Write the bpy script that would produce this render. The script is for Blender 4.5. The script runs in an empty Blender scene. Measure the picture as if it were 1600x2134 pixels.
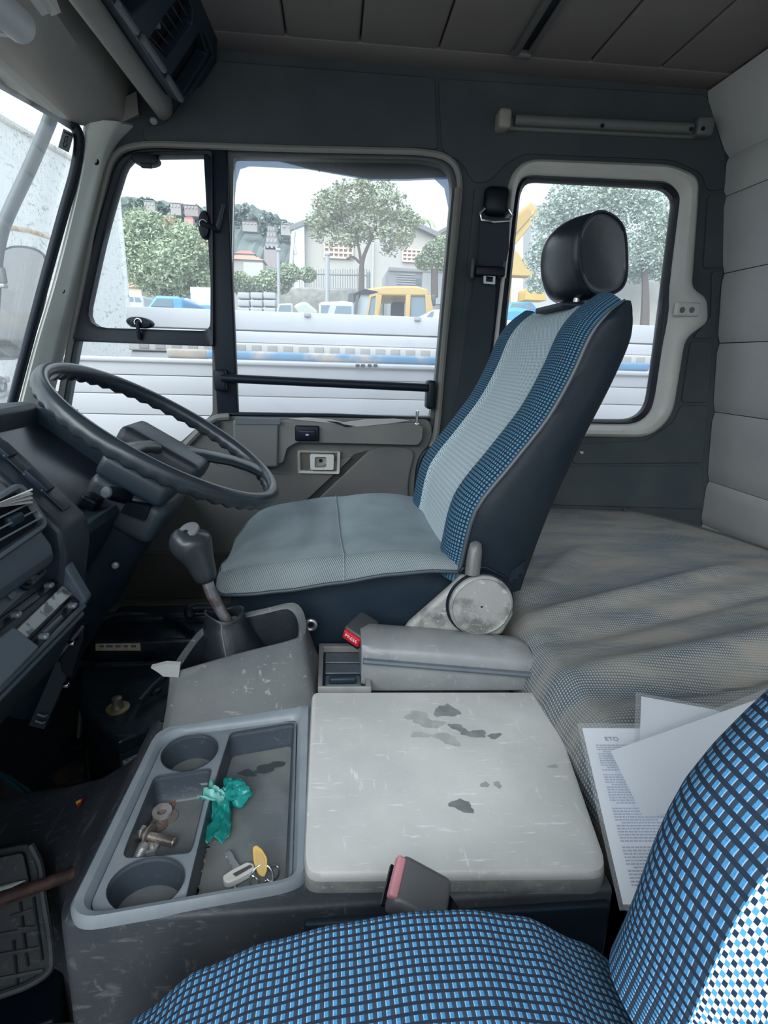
import bpy, bmesh, math, random
from mathutils import Vector, Matrix, Quaternion
from mathutils.geometry import tessellate_polygon
random.seed(7)
S = bpy.context.scene
COL = S.collection
PI = math.pi

# ------------------------------------------------------------------ camera
# x: towards the rear of the cab, y: towards the driver's door, z: up; cab floor at z = 0
FPX, CX, CY, EYE = 1140.0, 800.0, 1067.0, Vector((0, 0, 1.0))
_dy = Vector((-106, 322, -FPX)).normalized()
_dx = Vector((12100, -40, -FPX)); _dx = (_dx - _dy * _dx.dot(_dy)).normalized()
_dz = _dx.cross(_dy)
ROT = Matrix((_dx, _dy, _dz))
cam = bpy.data.cameras.new('camera')
cam.sensor_fit = 'HORIZONTAL'; cam.sensor_width = 36.0; cam.lens = FPX / 1600.0 * 36.0
cam.clip_start = 0.02; cam.clip_end = 2000
camo = bpy.data.objects.new('camera', cam); COL.objects.link(camo)
camo.matrix_world = Matrix.Translation(EYE) @ ROT.to_4x4()
S.camera = camo

# ------------------------------------------------------------------ sky, sun, exposure
W = bpy.data.worlds.new('overcast_sky'); S.world = W; W.use_nodes = True
nt = W.node_tree; nt.nodes.clear()
wo = nt.nodes.new('ShaderNodeOutputWorld'); bg = nt.nodes.new('ShaderNodeBackground')
tc = nt.nodes.new('ShaderNodeTexCoord'); sp = nt.nodes.new('ShaderNodeSeparateXYZ')
rp = nt.nodes.new('ShaderNodeValToRGB')
rp.color_ramp.elements[0].position = 0.42; rp.color_ramp.elements[0].color = (0.50, 0.53, 0.58, 1)
rp.color_ramp.elements[1].position = 0.52; rp.color_ramp.elements[1].color = (0.80, 0.90, 1.0, 1)
e = rp.color_ramp.elements.new(1.0); e.color = (0.74, 0.87, 1.0, 1)
mp = nt.nodes.new('ShaderNodeMath'); mp.operation = 'MULTIPLY_ADD'; mp.inputs[1].default_value = 0.5; mp.inputs[2].default_value = 0.5
nt.links.new(tc.outputs['Generated'], sp.inputs[0]); nt.links.new(sp.outputs['Z'], mp.inputs[0])
nt.links.new(mp.outputs[0], rp.inputs[0]); nt.links.new(rp.outputs[0], bg.inputs[0]); nt.links.new(bg.outputs[0], wo.inputs[0])
bg.inputs[1].default_value = 0.80
sun = bpy.data.lights.new('hazy_sun', 'SUN'); sun.energy = 3.0; sun.angle = math.radians(70); sun.color = (0.97, 0.99, 1.0)
suno = bpy.data.objects.new('hazy_sun', sun); COL.objects.link(suno)
suno.rotation_euler = Vector((0.36, 0.60, -0.72)).to_track_quat('-Z', 'Y').to_euler()
S.view_settings.view_transform = 'Standard'; S.view_settings.look = 'None'
S.view_settings.exposure = 1.15; S.view_settings.gamma = 1.0; S.view_settings.use_curve_mapping = False
S.cycles.use_denoising = True
S.cycles.max_bounces = 10; S.cycles.diffuse_bounces = 5; S.cycles.transparent_max_bounces = 24

# ------------------------------------------------------------------ points: a pixel of the 1600x2134 photograph at a real depth
def ray(px, py): return ROT @ Vector(((px - CX) / FPX, -(py - CY) / FPX, -1.0))
def Y(px, py, y): r = ray(px, py); return EYE + r * (y / r.y)
def X(px, py, x): r = ray(px, py); return EYE + r * (x / r.x)
def Z(px, py, z): r = ray(px, py); return EYE + r * ((z - 1.0) / r.z)
def PLN(px, py, p0, n):
    r = ray(px, py); return EYE + r * ((Vector(p0) - EYE).dot(n) / r.dot(n))
WY = 1.70                                    # inner face of the door side
def Ws(pts, y=WY): return [Y(a, b, y) for a, b in pts]

# ------------------------------------------------------------------ materials
MATS = {}
def node(nt, t, **kw):
    n = nt.nodes.new(t)
    for k, v in kw.items():
        if k.startswith('i_'): n.inputs[int(k[2:])].default_value = v
        else: setattr(n, k, v)
    return n
def newmat(name):
    m = bpy.data.materials.new(name); m.use_nodes = True
    b = m.node_tree.nodes['Principled BSDF']
    return m, m.node_tree, b
def mix(nt, fac, a, b):
    n = nt.nodes.new('ShaderNodeMix'); n.data_type = 'RGBA'
    for s, v in ((0, fac), (6, a), (7, b)):
        if hasattr(v, 'is_output'): nt.links.new(v, n.inputs[s])
        elif v is not None: n.inputs[s].default_value = v if s == 0 else (v[0], v[1], v[2], 1)
    return n.outputs[2]
def mth(nt, op, a, b=None, c=None):
    n = nt.nodes.new('ShaderNodeMath'); n.operation = op
    for i, v in enumerate((a, b, c)):
        if v is None: continue
        if hasattr(v, 'is_output'): nt.links.new(v, n.inputs[i])
        else: n.inputs[i].default_value = v
    return n.outputs[0]
def ramp(nt, fac, p0, p1):
    n = nt.nodes.new('ShaderNodeMapRange'); n.inputs[1].default_value = p0; n.inputs[2].default_value = p1
    nt.links.new(fac, n.inputs[0]); return n.outputs[0]
def coords(nt, kind='Object', scale=(1, 1, 1), rot=(0, 0, 0)):
    c = nt.nodes.new('ShaderNodeTexCoord'); m = nt.nodes.new('ShaderNodeMapping')
    m.inputs['Scale'].default_value = scale; m.inputs['Rotation'].default_value = rot
    nt.links.new(c.outputs[kind], m.inputs[0]); return m.outputs[0]
def noise(nt, co, scale, detail=4, rough=.55):
    n = nt.nodes.new('ShaderNodeTexNoise'); n.inputs['Scale'].default_value = scale
    n.inputs['Detail'].default_value = detail; n.inputs['Roughness'].default_value = rough
    nt.links.new(co, n.inputs['Vector']); return n.outputs['Fac']
def bump(nt, b, h, dist, strength=.5):
    n = nt.nodes.new('ShaderNodeBump'); n.inputs['Distance'].default_value = dist; n.inputs['Strength'].default_value = strength
    nt.links.new(h, n.inputs['Height']); nt.links.new(n.outputs[0], b.inputs['Normal'])
def M(name, col, rough=.6, metal=0, var=None, vscale=12, vlo=.4, vhi=.65, bmp=0, bscale=300, scratch=None, sscale=14, samt=.6, spec=.5, grain=None, slo=.63):
    """plain material; var = second colour mixed in by noise, scratch = colour of fine scuffs"""
    if name in MATS: return MATS[name]
    m, nt, b = newmat(name)
    b.inputs['Roughness'].default_value = rough; b.inputs['Metallic'].default_value = metal
    b.inputs['Specular IOR Level'].default_value = spec
    c = (col[0], col[1], col[2], 1); out = None
    co = coords(nt)
    if var:
        f = ramp(nt, noise(nt, co, vscale, 6), vlo, vhi); out = mix(nt, f, col, var)
    if scratch:
        for k, (sc, ro) in enumerate((((1, 7, 3), (0, 0, .4)), ((6, 1, 3), (0, 0, -.5)), ((1.5, 9, 5), (0, .3, 1.2)))):
            f = ramp(nt, noise(nt, coords(nt, scale=sc, rot=ro), sscale, 3, .7), slo, slo + .09)
            out = mix(nt, mth(nt, 'MULTIPLY', f, samt), out if out else col, scratch)
    if grain:
        f = noise(nt, co, grain[1], 2); out = mix(nt, ramp(nt, f, .35, .65), out if out else col, grain[0])
    if out: nt.links.new(out, b.inputs['Base Color'])
    else: b.inputs['Base Color'].default_value = c
    if bmp: bump(nt, b, noise(nt, co, bscale, 2), bmp)
    m.diffuse_color = c
    MATS[name] = m; return m
def glass_mat(name, tint, rough=.02, refl=.06, veil=True):
    m, nt, b = newmat(name); nt.nodes.remove(b)
    o = nt.nodes['Material Output']; t = nt.nodes.new('ShaderNodeBsdfTransparent'); g = nt.nodes.new('ShaderNodeBsdfGlossy')
    t.inputs[0].default_value = (*tint, 1); g.inputs['Roughness'].default_value = rough
    f = nt.nodes.new('ShaderNodeLayerWeight'); f.inputs['Blend'].default_value = .5
    k = mth(nt, 'MULTIPLY_ADD', mth(nt, 'POWER', f.outputs['Facing'], 4.0), .5, .02)
    x = nt.nodes.new('ShaderNodeMixShader'); nt.links.new(k, x.inputs[0])
    nt.links.new(t.outputs[0], x.inputs[1]); nt.links.new(g.outputs[0], x.inputs[2])
    d = nt.nodes.new('ShaderNodeBsdfTranslucent' if veil else 'ShaderNodeBsdfDiffuse'); d.inputs[0].default_value = (.85, .88, .92, 1)  # translucent veil in the pane: dust film, also standing in for outdoor haze
    y = nt.nodes.new('ShaderNodeMixShader'); y.inputs[0].default_value = refl
    nt.links.new(x.outputs[0], y.inputs[1]); nt.links.new(d.outputs[0], y.inputs[2]); nt.links.new(y.outputs[0], o.inputs[0])
    return m
def uvxy(nt, p):
    c = nt.nodes.new('ShaderNodeTexCoord'); s = nt.nodes.new('ShaderNodeSeparateXYZ'); nt.links.new(c.outputs['UV'], s.inputs[0])
    return mth(nt, 'DIVIDE', s.outputs[0], p), mth(nt, 'DIVIDE', s.outputs[1], p)
def check_mat(name, p, dark, sq, edge, mid):
    """woven upholstery of small squares on a dark ground (UV in metres)"""
    m, nt, b = newmat(name); u, v = uvxy(nt, p)
    fu = mth(nt, 'FRACT', u); fv = mth(nt, 'FRACT', v)
    au = mth(nt, 'ABSOLUTE', mth(nt, 'SUBTRACT', fu, .5)); av = mth(nt, 'ABSOLUTE', mth(nt, 'SUBTRACT', fv, .5))
    s = mth(nt, 'MULTIPLY', mth(nt, 'LESS_THAN', au, .25), mth(nt, 'LESS_THAN', av, .31))
    row = mth(nt, 'LESS_THAN', av, .31)
    ed = mth(nt, 'MULTIPLY', s, mth(nt, 'LESS_THAN', fu, .36))
    n = noise(nt, coords(nt, 'UV'), 900, 2)
    base = mix(nt, row, dark, mid)
    sqc = mix(nt, ramp(nt, n, .35, .65), sq, tuple(x * .72 for x in sq))
    c = mix(nt, s, base, sqc); c = mix(nt, mth(nt, 'MULTIPLY', ed, .75), c, edge)
    nt.links.new(c, b.inputs['Base Color']); b.inputs['Roughness'].default_value = .85; b.inputs['Specular IOR Level'].default_value = .2
    bump(nt, b, s, .0006, .6); MATS[name] = m; return m
def weave_mat(name, p, white, blue, navy):
    """chequer of white stitches with rows of blue and navy stitches between"""
    m, nt, b = newmat(name); u, v = uvxy(nt, p)
    a = mth(nt, 'FLOOR', mth(nt, 'ADD', u, 1000)); d = mth(nt, 'FLOOR', mth(nt, 'ADD', v, 1000))
    w = mth(nt, 'LESS_THAN', mth(nt, 'FRACT', mth(nt, 'MULTIPLY', mth(nt, 'ADD', a, d), .5)), .25)
    alt = mth(nt, 'LESS_THAN', mth(nt, 'FRACT', mth(nt, 'MULTIPLY', d, .5)), .25)
    c = mix(nt, w, mix(nt, alt, navy, blue), white)
    nt.links.new(c, b.inputs['Base Color']); b.inputs['Roughness'].default_value = .85; b.inputs['Specular IOR Level'].default_value = .2
    bump(nt, b, w, .0005, .5); MATS[name] = m; return m

vinyl_dark = M('vinyl_dark', (.008, .014, .021), .45, bmp=.0012, bscale=60, var=(.013, .020, .027), vscale=6, spec=.16)
plastic_navy = M('plastic_navy', (.014, .027, .042), .45, bmp=.0003, bscale=900, var=(.022, .036, .052), vscale=8, spec=.28)
plastic_black = M('plastic_black', (.004, .008, .016), .4, bmp=.0002, bscale=700, spec=.3)
rubber = M('rubber_black', (.006, .012, .022), .45, spec=.3)
plastic_mid = M('plastic_mid', (.085, .11, .135), .42, bmp=.0003, bscale=900, var=(.12, .14, .16), vscale=9)
plastic_tray = M('plastic_tray', (.25, .30, .345), .4, bmp=.0002, bscale=800, var=(.33, .37, .40), vscale=14, scratch=(.32, .36, .40), sscale=26, samt=.3)
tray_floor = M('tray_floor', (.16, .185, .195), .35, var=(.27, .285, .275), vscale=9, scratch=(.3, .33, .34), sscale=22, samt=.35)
pad_mat = M('scuffed_pad', (.60, .615, .60), .45, var=(.69, .70, .68), vscale=10, scratch=(.85, .87, .88), sscale=17, samt=.8, bmp=.0003, bscale=500)
console_mat = M('scuffed_console', (.085, .098, .105), .5, var=(.125, .138, .14), vscale=9, scratch=(.45, .46, .44), sscale=13, samt=.6, bmp=.0004, bscale=500)
console_dark = M('console_dark', (.046, .056, .070), .55, var=(.075, .083, .094), vscale=6, bmp=.0012, bscale=150, scratch=(.22, .22, .215), sscale=13, samt=.5, slo=.60)
trim_fabric = M('trim_fabric', (.050, .064, .072), .85, bmp=.0004, bscale=700, var=(.066, .080, .086), vscale=5, spec=.2)
door_fabric = M('door_fabric', (.135, .14, .14), .85, bmp=.0004, bscale=700, var=(.165, .165, .155), vscale=4, spec=.2)
door_pad = M('door_pad', (.15, .155, .15), .6, bmp=.0003, bscale=500, var=(.19, .19, .18), vscale=6)
quilt = M('quilted_panel', (.41, .42, .415), .7, bmp=.0003, bscale=900, var=(.47, .475, .46), vscale=4, spec=.25)
roof_fabric = M('roof_fabric', (.19, .17, .165), .9, bmp=.0003, bscale=900, var=(.215, .195, .185), vscale=3, spec=.15)
pillar_mat = M('pillar_plastic', (.62, .65, .60), .5, bmp=.0003, bscale=700, var=(.68, .70, .65), vscale=6)
bezel_mat = M('bezel_plastic', (.47, .48, .45), .42, bmp=.0002, bscale=700, var=(.54, .54, .51), vscale=6)
cream = M('cream_plastic', (.46, .47, .42), .45)
header_mat = M('header_vinyl', (.22, .215, .20), .7, bmp=.0002, bscale=700, var=(.26, .25, .235), vscale=4)
chrome = M('chrome', (.75, .77, .8), .18, 1)
steel = M('steel', (.62, .62, .62), .35, .9, var=(.45, .40, .36), vscale=60)
rust = M('rusty_steel', (.26, .15, .10), .7, .3, var=(.36, .27, .22), vscale=120)
red = M('red_plastic', (.55, .015, .03), .4)
fabric_grey = None
glass_clear = glass_mat('window_glass', (.96, .98, .985), refl=.05)
glass_dusty = glass_mat('dusty_hazy_glass', (.95, .97, .98), refl=.10)
film_mat = glass_mat('clear_sleeve', (.97, .98, .99), .15, .10, False)
rain_mat = glass_mat('smoked_acrylic', (.42, .47, .53), .08, .06)
paper = M('paper', (.92, .93, .95), .6)
check_near = check_mat('blue_check_cloth', .0054, (.018, .030, .052), (.075, .30, .57), (.40, .56, .72), (.034, .055, .085))
check_far = check_mat('blue_check_cloth_fine', .0047, (.012, .022, .038), (.065, .25, .42), (.22, .38, .50), (.02, .035, .055))
weave_near = weave_mat('white_woven_cloth', .0022, (.80, .84, .86), (.10, .40, .72), (.02, .04, .08))
weave_far = weave_mat('grey_woven_cloth', .0034, (.62, .68, .68), (.20, .34, .42), (.12, .18, .22))

def rib_mat():
    m, nt, b = newmat('ribbed_grey_cloth'); u, v = uvxy(nt, .0036)
    w = mth(nt, 'SINE', mth(nt, 'MULTIPLY', mth(nt, 'ADD', u, mth(nt, 'MULTIPLY', v, .45)), 2 * PI)); f = ramp(nt, w, -.6, .6)
    n = ramp(nt, noise(nt, coords(nt), 7, 4), .35, .7)
    c = mix(nt, f, (.09, .12, .135), (.27, .32, .335)); c = mix(nt, mth(nt, 'MULTIPLY', n, .5), c, (.30, .34, .35))
    nt.links.new(c, b.inputs['Base Color']); b.inputs['Roughness'].default_value = .85; b.inputs['Specular IOR Level'].default_value = .25
    bump(nt, b, f, .0012, .8); return m
rib_cloth = rib_mat()
def plain_cloth():
    m, nt, b = newmat('plain_grey_cloth'); n = ramp(nt, noise(nt, coords(nt), 7, 5), .35, .7)
    c = mix(nt, n, (.19, .24, .265), (.28, .33, .345)); nt.links.new(c, b.inputs['Base Color'])
    b.inputs['Roughness'].default_value = .8; b.inputs['Specular IOR Level'].default_value = .3; bump(nt, b, noise(nt, coords(nt), 900, 2), .0004); return m
plain_grey = plain_cloth()
def bunk_mat():
    m, nt, b = newmat('dusty_check_cloth'); u, v = uvxy(nt, .0048)
    fu = mth(nt, 'FRACT', u); fv = mth(nt, 'FRACT', v)
    s = mth(nt, 'MULTIPLY', mth(nt, 'LESS_THAN', mth(nt, 'ABSOLUTE', mth(nt, 'SUBTRACT', fu, .5)), .28), mth(nt, 'LESS_THAN', mth(nt, 'ABSOLUTE', mth(nt, 'SUBTRACT', fv, .5)), .28))
    d = ramp(nt, noise(nt, coords(nt, scale=(1, 3, 1), rot=(0, 0, .5)), 5, 5), .36, .62)
    ground = mix(nt, d, (.09, .105, .115), (.25, .245, .22)); sq = mix(nt, d, (.34, .39, .43), (.33, .325, .295))
    c = mix(nt, s, ground, sq); nt.links.new(c, b.inputs['Base Color'])
    b.inputs['Roughness'].default_value = .9; b.inputs['Specular IOR Level'].default_value = .15; bump(nt, b, s, .0006, .6); return m
bunk_cloth = bunk_mat()

# ------------------------------------------------------------------ mesh building
class MB:
    def __init__(s): s.v = []; s.f = []; s.uv = {}
    def add(s, vs, fs, uvs=None):
        o = len(s.v); s.v += [Vector(p) for p in vs]
        for k, f in enumerate(fs):
            if uvs: s.uv[len(s.f)] = [uvs[i] for i in f]
            s.f.append([i + o for i in f])
        return s
    def loft(s, loops, closed=True, cap0=True, cap1=True, uv=None):
        n = len(loops[0]); vs = [p for l in loops for p in l]; fs = []
        for i in range(len(loops) - 1):
            for j in range(n if closed else n - 1):
                k = (j + 1) % n; fs.append([i * n + j, i * n + k, (i + 1) * n + k, (i + 1) * n + j])
        if closed and cap0: fs.append(list(range(n - 1, -1, -1)))
        if closed and cap1: fs.append([(len(loops) - 1) * n + j for j in range(n)])
        return s.add(vs, fs, uv)
    def box(s, c, size, rot=None):
        c = Vector(c); vs = []
        for dx in (-.5, .5):
            for dy in (-.5, .5):
                for dz in (-.5, .5):
                    p = Vector((dx * size[0], dy * size[1], dz * size[2])); vs.append(c + (rot @ p if rot else p))
        return s.add(vs, [[0, 1, 3, 2], [4, 6, 7, 5], [0, 4, 5, 1], [2, 3, 7, 6], [0, 2, 6, 4], [1, 5, 7, 3]])
    def rbox(s, c, size, r, seg=3, rot=None):
        bm = bmesh.new(); bmesh.ops.create_cube(bm, size=1)
        for v in bm.verts: v.co = Vector((v.co.x * size[0], v.co.y * size[1], v.co.z * size[2]))
        bmesh.ops.bevel(bm, geom=bm.edges[:], offset=min(r, min(size) * .49), segments=seg, profile=.5, affect='EDGES')
        bm.verts.index_update(); c = Vector(c)
        s.add([c + (rot @ v.co if rot else v.co) for v in bm.verts], [[v.index for v in f.verts] for f in bm.faces]); bm.free(); return s
    def tube(s, pts, r, n=10, closed=False, flat=1.0, up=None):
        pts = [Vector(p) for p in pts]; m = len(pts); loops = []; prev = None
        for i in range(m):
            a = pts[(i - 1) % m] if (closed or i > 0) else pts[i]; b = pts[(i + 1) % m] if (closed or i < m - 1) else pts[i]
            t = (b - a).normalized()
            if prev is None:
                u = Vector(up) if up else (Vector((0, 0, 1)) if abs(t.z) < .9 else Vector((1, 0, 0)))
            else: u = prev
            u = (u - t * u.dot(t)).normalized(); prev = u; w = t.cross(u); rr = r[i] if isinstance(r, (list, tuple)) else r
            loops.append([pts[i] + (u * math.cos(k * 2 * PI / n) + w * math.sin(k * 2 * PI / n) * flat) * rr for k in range(n)])
        if closed: loops.append(loops[0])
        return s.loft(loops, True, not closed, not closed)
    def lathe(s, prof, c, axis=(0, 0, 1), n=24, cap0=True, cap1=True):
        c = Vector(c); q = Vector((0, 0, 1)).rotation_difference(Vector(axis).normalized())
        return s.loft([[c + q @ Vector((r * math.cos(k * 2 * PI / n), r * math.sin(k * 2 * PI / n), h)) for k in range(n)] for r, h in prof], True, cap0, cap1)
    def prism(s, poly, vec):
        poly = [Vector(p) for p in poly]; n = len(poly); vec = Vector(vec)
        return s.add(poly + [p + vec for p in poly], [list(range(n - 1, -1, -1)), list(range(n, 2 * n))] + [[i, (i + 1) % n, n + (i + 1) % n, n + i] for i in range(n)])
    def plate(s, outer, holes, vec):
        loops = [[Vector(p) for p in outer]] + [[Vector(p) for p in h] for h in holes]; vec = Vector(vec)
        tris = tessellate_polygon(loops); flat = [p for l in loops for p in l]; n = len(flat)
        fs = [list(t) for t in tris] + [[i + n for i in reversed(t)] for t in tris]; o = 0
        for l in loops:
            m = len(l); fs += [[o + i, o + (i + 1) % m, n + o + (i + 1) % m, n + o + i] for i in range(m)]; o += m
        return s.add(flat + [p + vec for p in flat], fs)
    def grid(s, fn, nu, nv, uvfn=None):
        vs = [fn(i / nu, j / nv) for i in range(nu + 1) for j in range(nv + 1)]
        uv = [uvfn(i / nu, j / nv) for i in range(nu + 1) for j in range(nv + 1)] if uvfn else None
        return s.add(vs, [[i * (nv + 1) + j, (i + 1) * (nv + 1) + j, (i + 1) * (nv + 1) + j + 1, i * (nv + 1) + j + 1] for i in range(nu) for j in range(nv)], uv)
    def ball(s, c, r, n=12, m=8):
        c = Vector(c); r = Vector(r) if hasattr(r, '__len__') else Vector((r, r, r)); 
        return s.loft([[c + Vector((r.x * math.sin(PI * j / m) * math.cos(2 * PI * k / n), r.y * math.sin(PI * j / m) * math.sin(2 * PI * k / n), r.z * math.cos(PI * j / m))) for k in range(n)] for j in [.02] + list(range(1, m)) + [m - .02]])
def obj(name, mb, mat, parent=None, smooth=True, bevel=0, sub=0, solid=0, kind=None, label=None, angle=40):
    me = bpy.data.meshes.new(name); me.from_pydata(mb.v, [], mb.f)
    bm = bmesh.new(); bm.from_mesh(me)
    if not mb.uv: bmesh.ops.remove_doubles(bm, verts=bm.verts, dist=1e-6)
    if not solid and not mb.uv: bmesh.ops.recalc_face_normals(bm, faces=bm.faces)
    bm.to_mesh(me); bm.free()
    if mb.uv:
        L = me.uv_layers.new(name='UVMap')
        for p in me.polygons:
            if p.index in mb.uv:
                for li, t in zip(p.loop_indices, mb.uv[p.index]): L.data[li].uv = t
    for m in (mat if isinstance(mat, list) else [mat]): me.materials.append(m)
    if smooth:
        for p in me.polygons: p.use_smooth = True
        if hasattr(me, 'set_sharp_from_angle') and not sub: me.set_sharp_from_angle(angle=math.radians(angle))
    o = bpy.data.objects.new(name, me); COL.objects.link(o)
    if solid: md = o.modifiers.new('solid', 'SOLIDIFY'); md.thickness = solid; md.offset = 0
    if bevel:
        md = o.modifiers.new('bevel', 'BEVEL'); md.width = bevel; md.segments = 3; md.limit_method = 'ANGLE'; md.angle_limit = math.radians(35)
        md.harden_normals = False
    if sub: md = o.modifiers.new('sub', 'SUBSURF'); md.levels = md.render_levels = sub
    if parent:
        o.parent = parent
        off = parent.location if parent.parent is None else Vector((0, 0, 0))   # meshes carry world coordinates
        o.matrix_parent_inverse = Matrix.Translation(-off)
    if kind: o['kind'] = kind
    if label: o['label'] = label
    return o
def tag(o, label, cat, group=None, kind=None):
    o['label'] = label; o['category'] = cat
    if group: o['group'] = group
    if kind: o['kind'] = kind
    return o
def thing(name, label, cat, loc=(0, 0, 0), group=None, kind=None):
    o = bpy.data.objects.new(name, None); COL.objects.link(o); o.location = loc; o.empty_display_size = .05
    return tag(o, label, cat, group, kind)
def fillet(poly, r, n=4):
    """round the corners of a polygon (radius, or one radius per corner)"""
    out = []; m = len(poly); poly = [Vector(p) for p in poly]
    for i, p in enumerate(poly):
        rr = r[i] if isinstance(r, (list, tuple)) else r
        a = poly[i - 1] - p; b = poly[(i + 1) % m] - p
        if rr <= 0: out += [p.copy() for _ in range(n + 1)]; continue
        p0 = p + a.normalized() * min(rr, a.length * .48); p1 = p + b.normalized() * min(rr, b.length * .48)
        for k in range(n + 1):
            t = k / n; out.append(p0 * (1 - t) ** 2 + p * 2 * t * (1 - t) + p1 * t * t)
    return out
def smooth_path(pts, n=6, closed=False):
    pts = [Vector(p) for p in pts]; m = len(pts); out = []
    rng = range(m if closed else m - 1)
    for i in rng:
        p0 = pts[(i - 1) % m] if closed or i > 0 else pts[0] * 2 - pts[1]; p1 = pts[i]; p2 = pts[(i + 1) % m]
        p3 = pts[(i + 2) % m] if closed or i + 2 < m else pts[-1] * 2 - pts[-2]
        for k in range(n):
            t = k / n; out.append(.5 * ((2 * p1) + (p2 - p0) * t + (2 * p0 - 5 * p1 + 4 * p2 - p3) * t * t + (3 * p1 - p0 - 3 * p2 + p3) * t ** 3))
    if not closed: out.append(pts[-1])
    return out
def lerp_table(tab, x):
    if x <= tab[0][0]: return tab[0][1]
    for (a, fa), (b, fb) in zip(tab, tab[1:]):
        if x <= b:
            t = (x - a) / (b - a); t = t * t * (3 - 2 * t) * .5 + t * .5; return fa + (fb - fa) * t
    return tab[-1][1]
def text(name, body, loc, size, rot, mat, parent=None):
    cu = bpy.data.curves.new(name, 'FONT'); cu.body = body; cu.size = size; cu.align_x = 'CENTER'; cu.align_y = 'CENTER'; cu.extrude = .0002
    tmp = bpy.data.objects.new(name, cu); me = bpy.data.meshes.new_from_object(tmp); bpy.data.objects.remove(tmp); bpy.data.curves.remove(cu)
    me.transform(Matrix.Translation(loc) @ rot.to_4x4()); me.materials.clear(); me.materials.append(mat)
    o = bpy.data.objects.new(name, me); COL.objects.link(o)
    if parent:
        o.parent = parent; o.matrix_parent_inverse = Matrix.Translation(-parent.location)
    return o
def hexahedron(mb, near, far):
    """solid between two corresponding quads / polygons"""
    return mb.loft([near, far])

# ================================================================== the cab shell
def struct(name, mb, mat, label, cat, **kw):
    o = obj(name, mb, mat, **kw); return tag(o, label, cat, kind='structure')

carpet = M('floor_carpet', (.20, .205, .195), .95, var=(.27, .27, .25), vscale=120, bmp=.002, bscale=350, spec=.1)
mat_dark = M('rubber_floor_mat', (.022, .048, .064), .7, var=(.05, .062, .066), vscale=6, bmp=.001, bscale=120)
struct('floor', MB().box((.15, .55, -.015), (2.5, 2.4, .03)), carpet, 'pale grey carpet floor of the cab seen in the bottom left corner', 'floor')

CZ = 1.75
ceil = struct('ceiling', MB().box((.1, .70, CZ + .03), (2.3, 2.1, .03)), M('roof_board', (.05, .05, .055), .9), 'brown grey cloth headliner split into padded strips by grooves', 'ceiling')
gx = [Z(a, b, CZ).x for a, b in ((600, 103), (747, 125), (905, 128), (1062, 152), (1213, 148), (1355, 160))]
xr = Z(1475, 189, CZ).x
edges = [-.37] + gx + [xr + .02]
for k in range(len(edges) - 1):
    a, b = edges[k], edges[k + 1]
    obj('panel', MB().rbox(((a + b) / 2, .64, CZ + .012), (b - a - .004, 1.95, .026), .007), roof_fabric, ceil)
obj('panel', MB().rbox(((edges[0] + edges[-1]) / 2, 1.658, CZ + .0115), (edges[-1] - edges[0], .09, .026), .003), roof_fabric, ceil)
# roof outside, closing the cab from the sky
struct('trim_1', MB().box((.1, .70, CZ + .07), (2.4, 2.12, .04)), plastic_mid, 'painted steel roof skin above the headliner', 'roof skin')

# --- door side wall with the door opening and the rear side window
wall_edge = [(280, 258), (240, 300), (212, 400), (180, 540), (150, 680), (112, 860)]
we = Ws(wall_edge)
outline = [Vector((1.38, WY, 0)), Vector((1.36, WY, .45)), Y(1465, 1085, WY) + Vector((.08, 0, 0)), Y(1520, 328, WY) + Vector((.08, 0, .02)), Y(1475, 189, WY) + Vector((.08, 0, .03)), Vector((-.80, WY, CZ + .03)), Vector((-.765, WY, 1.60))] + we + [Vector((-.80, WY, 0))]
door_px = [(246, 322), (300, 306), (600, 316), (880, 322), (935, 333), (955, 372), (912, 800), (902, 905), (880, 950), (872, 1070), (868, 1254), (232, 1254), (146, 1240), (128, 880), (152, 735), (205, 490)]
door_hole = fillet(Ws(door_px), [.05, .03, .1, .1, .04, .04, .1, .05, .06, .1, .02, .02, .02, .02, .1, .1])
rw_in_px = [(1086, 368), (1398, 382), (1418, 410), (1360, 858), (1330, 886), (1036, 880), (1040, 730), (1073, 400)]
rw_hole = fillet(Ws(rw_in_px), [.03, .03, .02, .03, .03, .03, .02, .03])
wall = struct('wall_right', MB().plate(outline, [door_hole, rw_hole], (0, .05, 0)), trim_fabric, 'dark grey textured lining of the driver side wall above and behind the door', 'wall')
# sewn panel joints in the rear lower lining and the pillar: recessed seams on raised panels
def wall_panel(px, r=.012, y=WY - .004, mat=trim_fabric):
    return obj('panel', MB().prism(fillet(Ws(px, WY + .002), r, 3), (0, -.008, 0)), mat, wall, bevel=.003)
wall_panel([(1120, 972), (1460, 970), (1464, 1060), (1120, 1050)])
wall_panel([(1200, 925), (1345, 918), (1400, 880), (1416, 845), (1472, 845), (1462, 964), (1190, 966)])
wall_panel([(1436, 712), (1482, 712), (1473, 838), (1417, 838)])
wall_panel([(1480, 566), (1502, 566), (1484, 705), (1440, 705), (1478, 660)])
wall_panel([(1472, 408), (1512, 404), (1504, 558), (1462, 560)])
wall_panel([(912, 165), (1338, 192), (1470, 200), (1508, 330), (1508, 396), (1470, 400), (1460, 362), (1400, 335), (1090, 322), (1050, 345), (1020, 380), (985, 384), (962, 340), (920, 318)], .02)
wall_panel([(300, 262), (345, 262), (440, 128), (905, 164), (912, 315), (880, 310), (600, 306), (300, 296)], .015)
wall_panel([(988, 392), (1064, 392), (1034, 760), (1004, 870), (960, 1000), (930, 1010)], .01)
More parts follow.
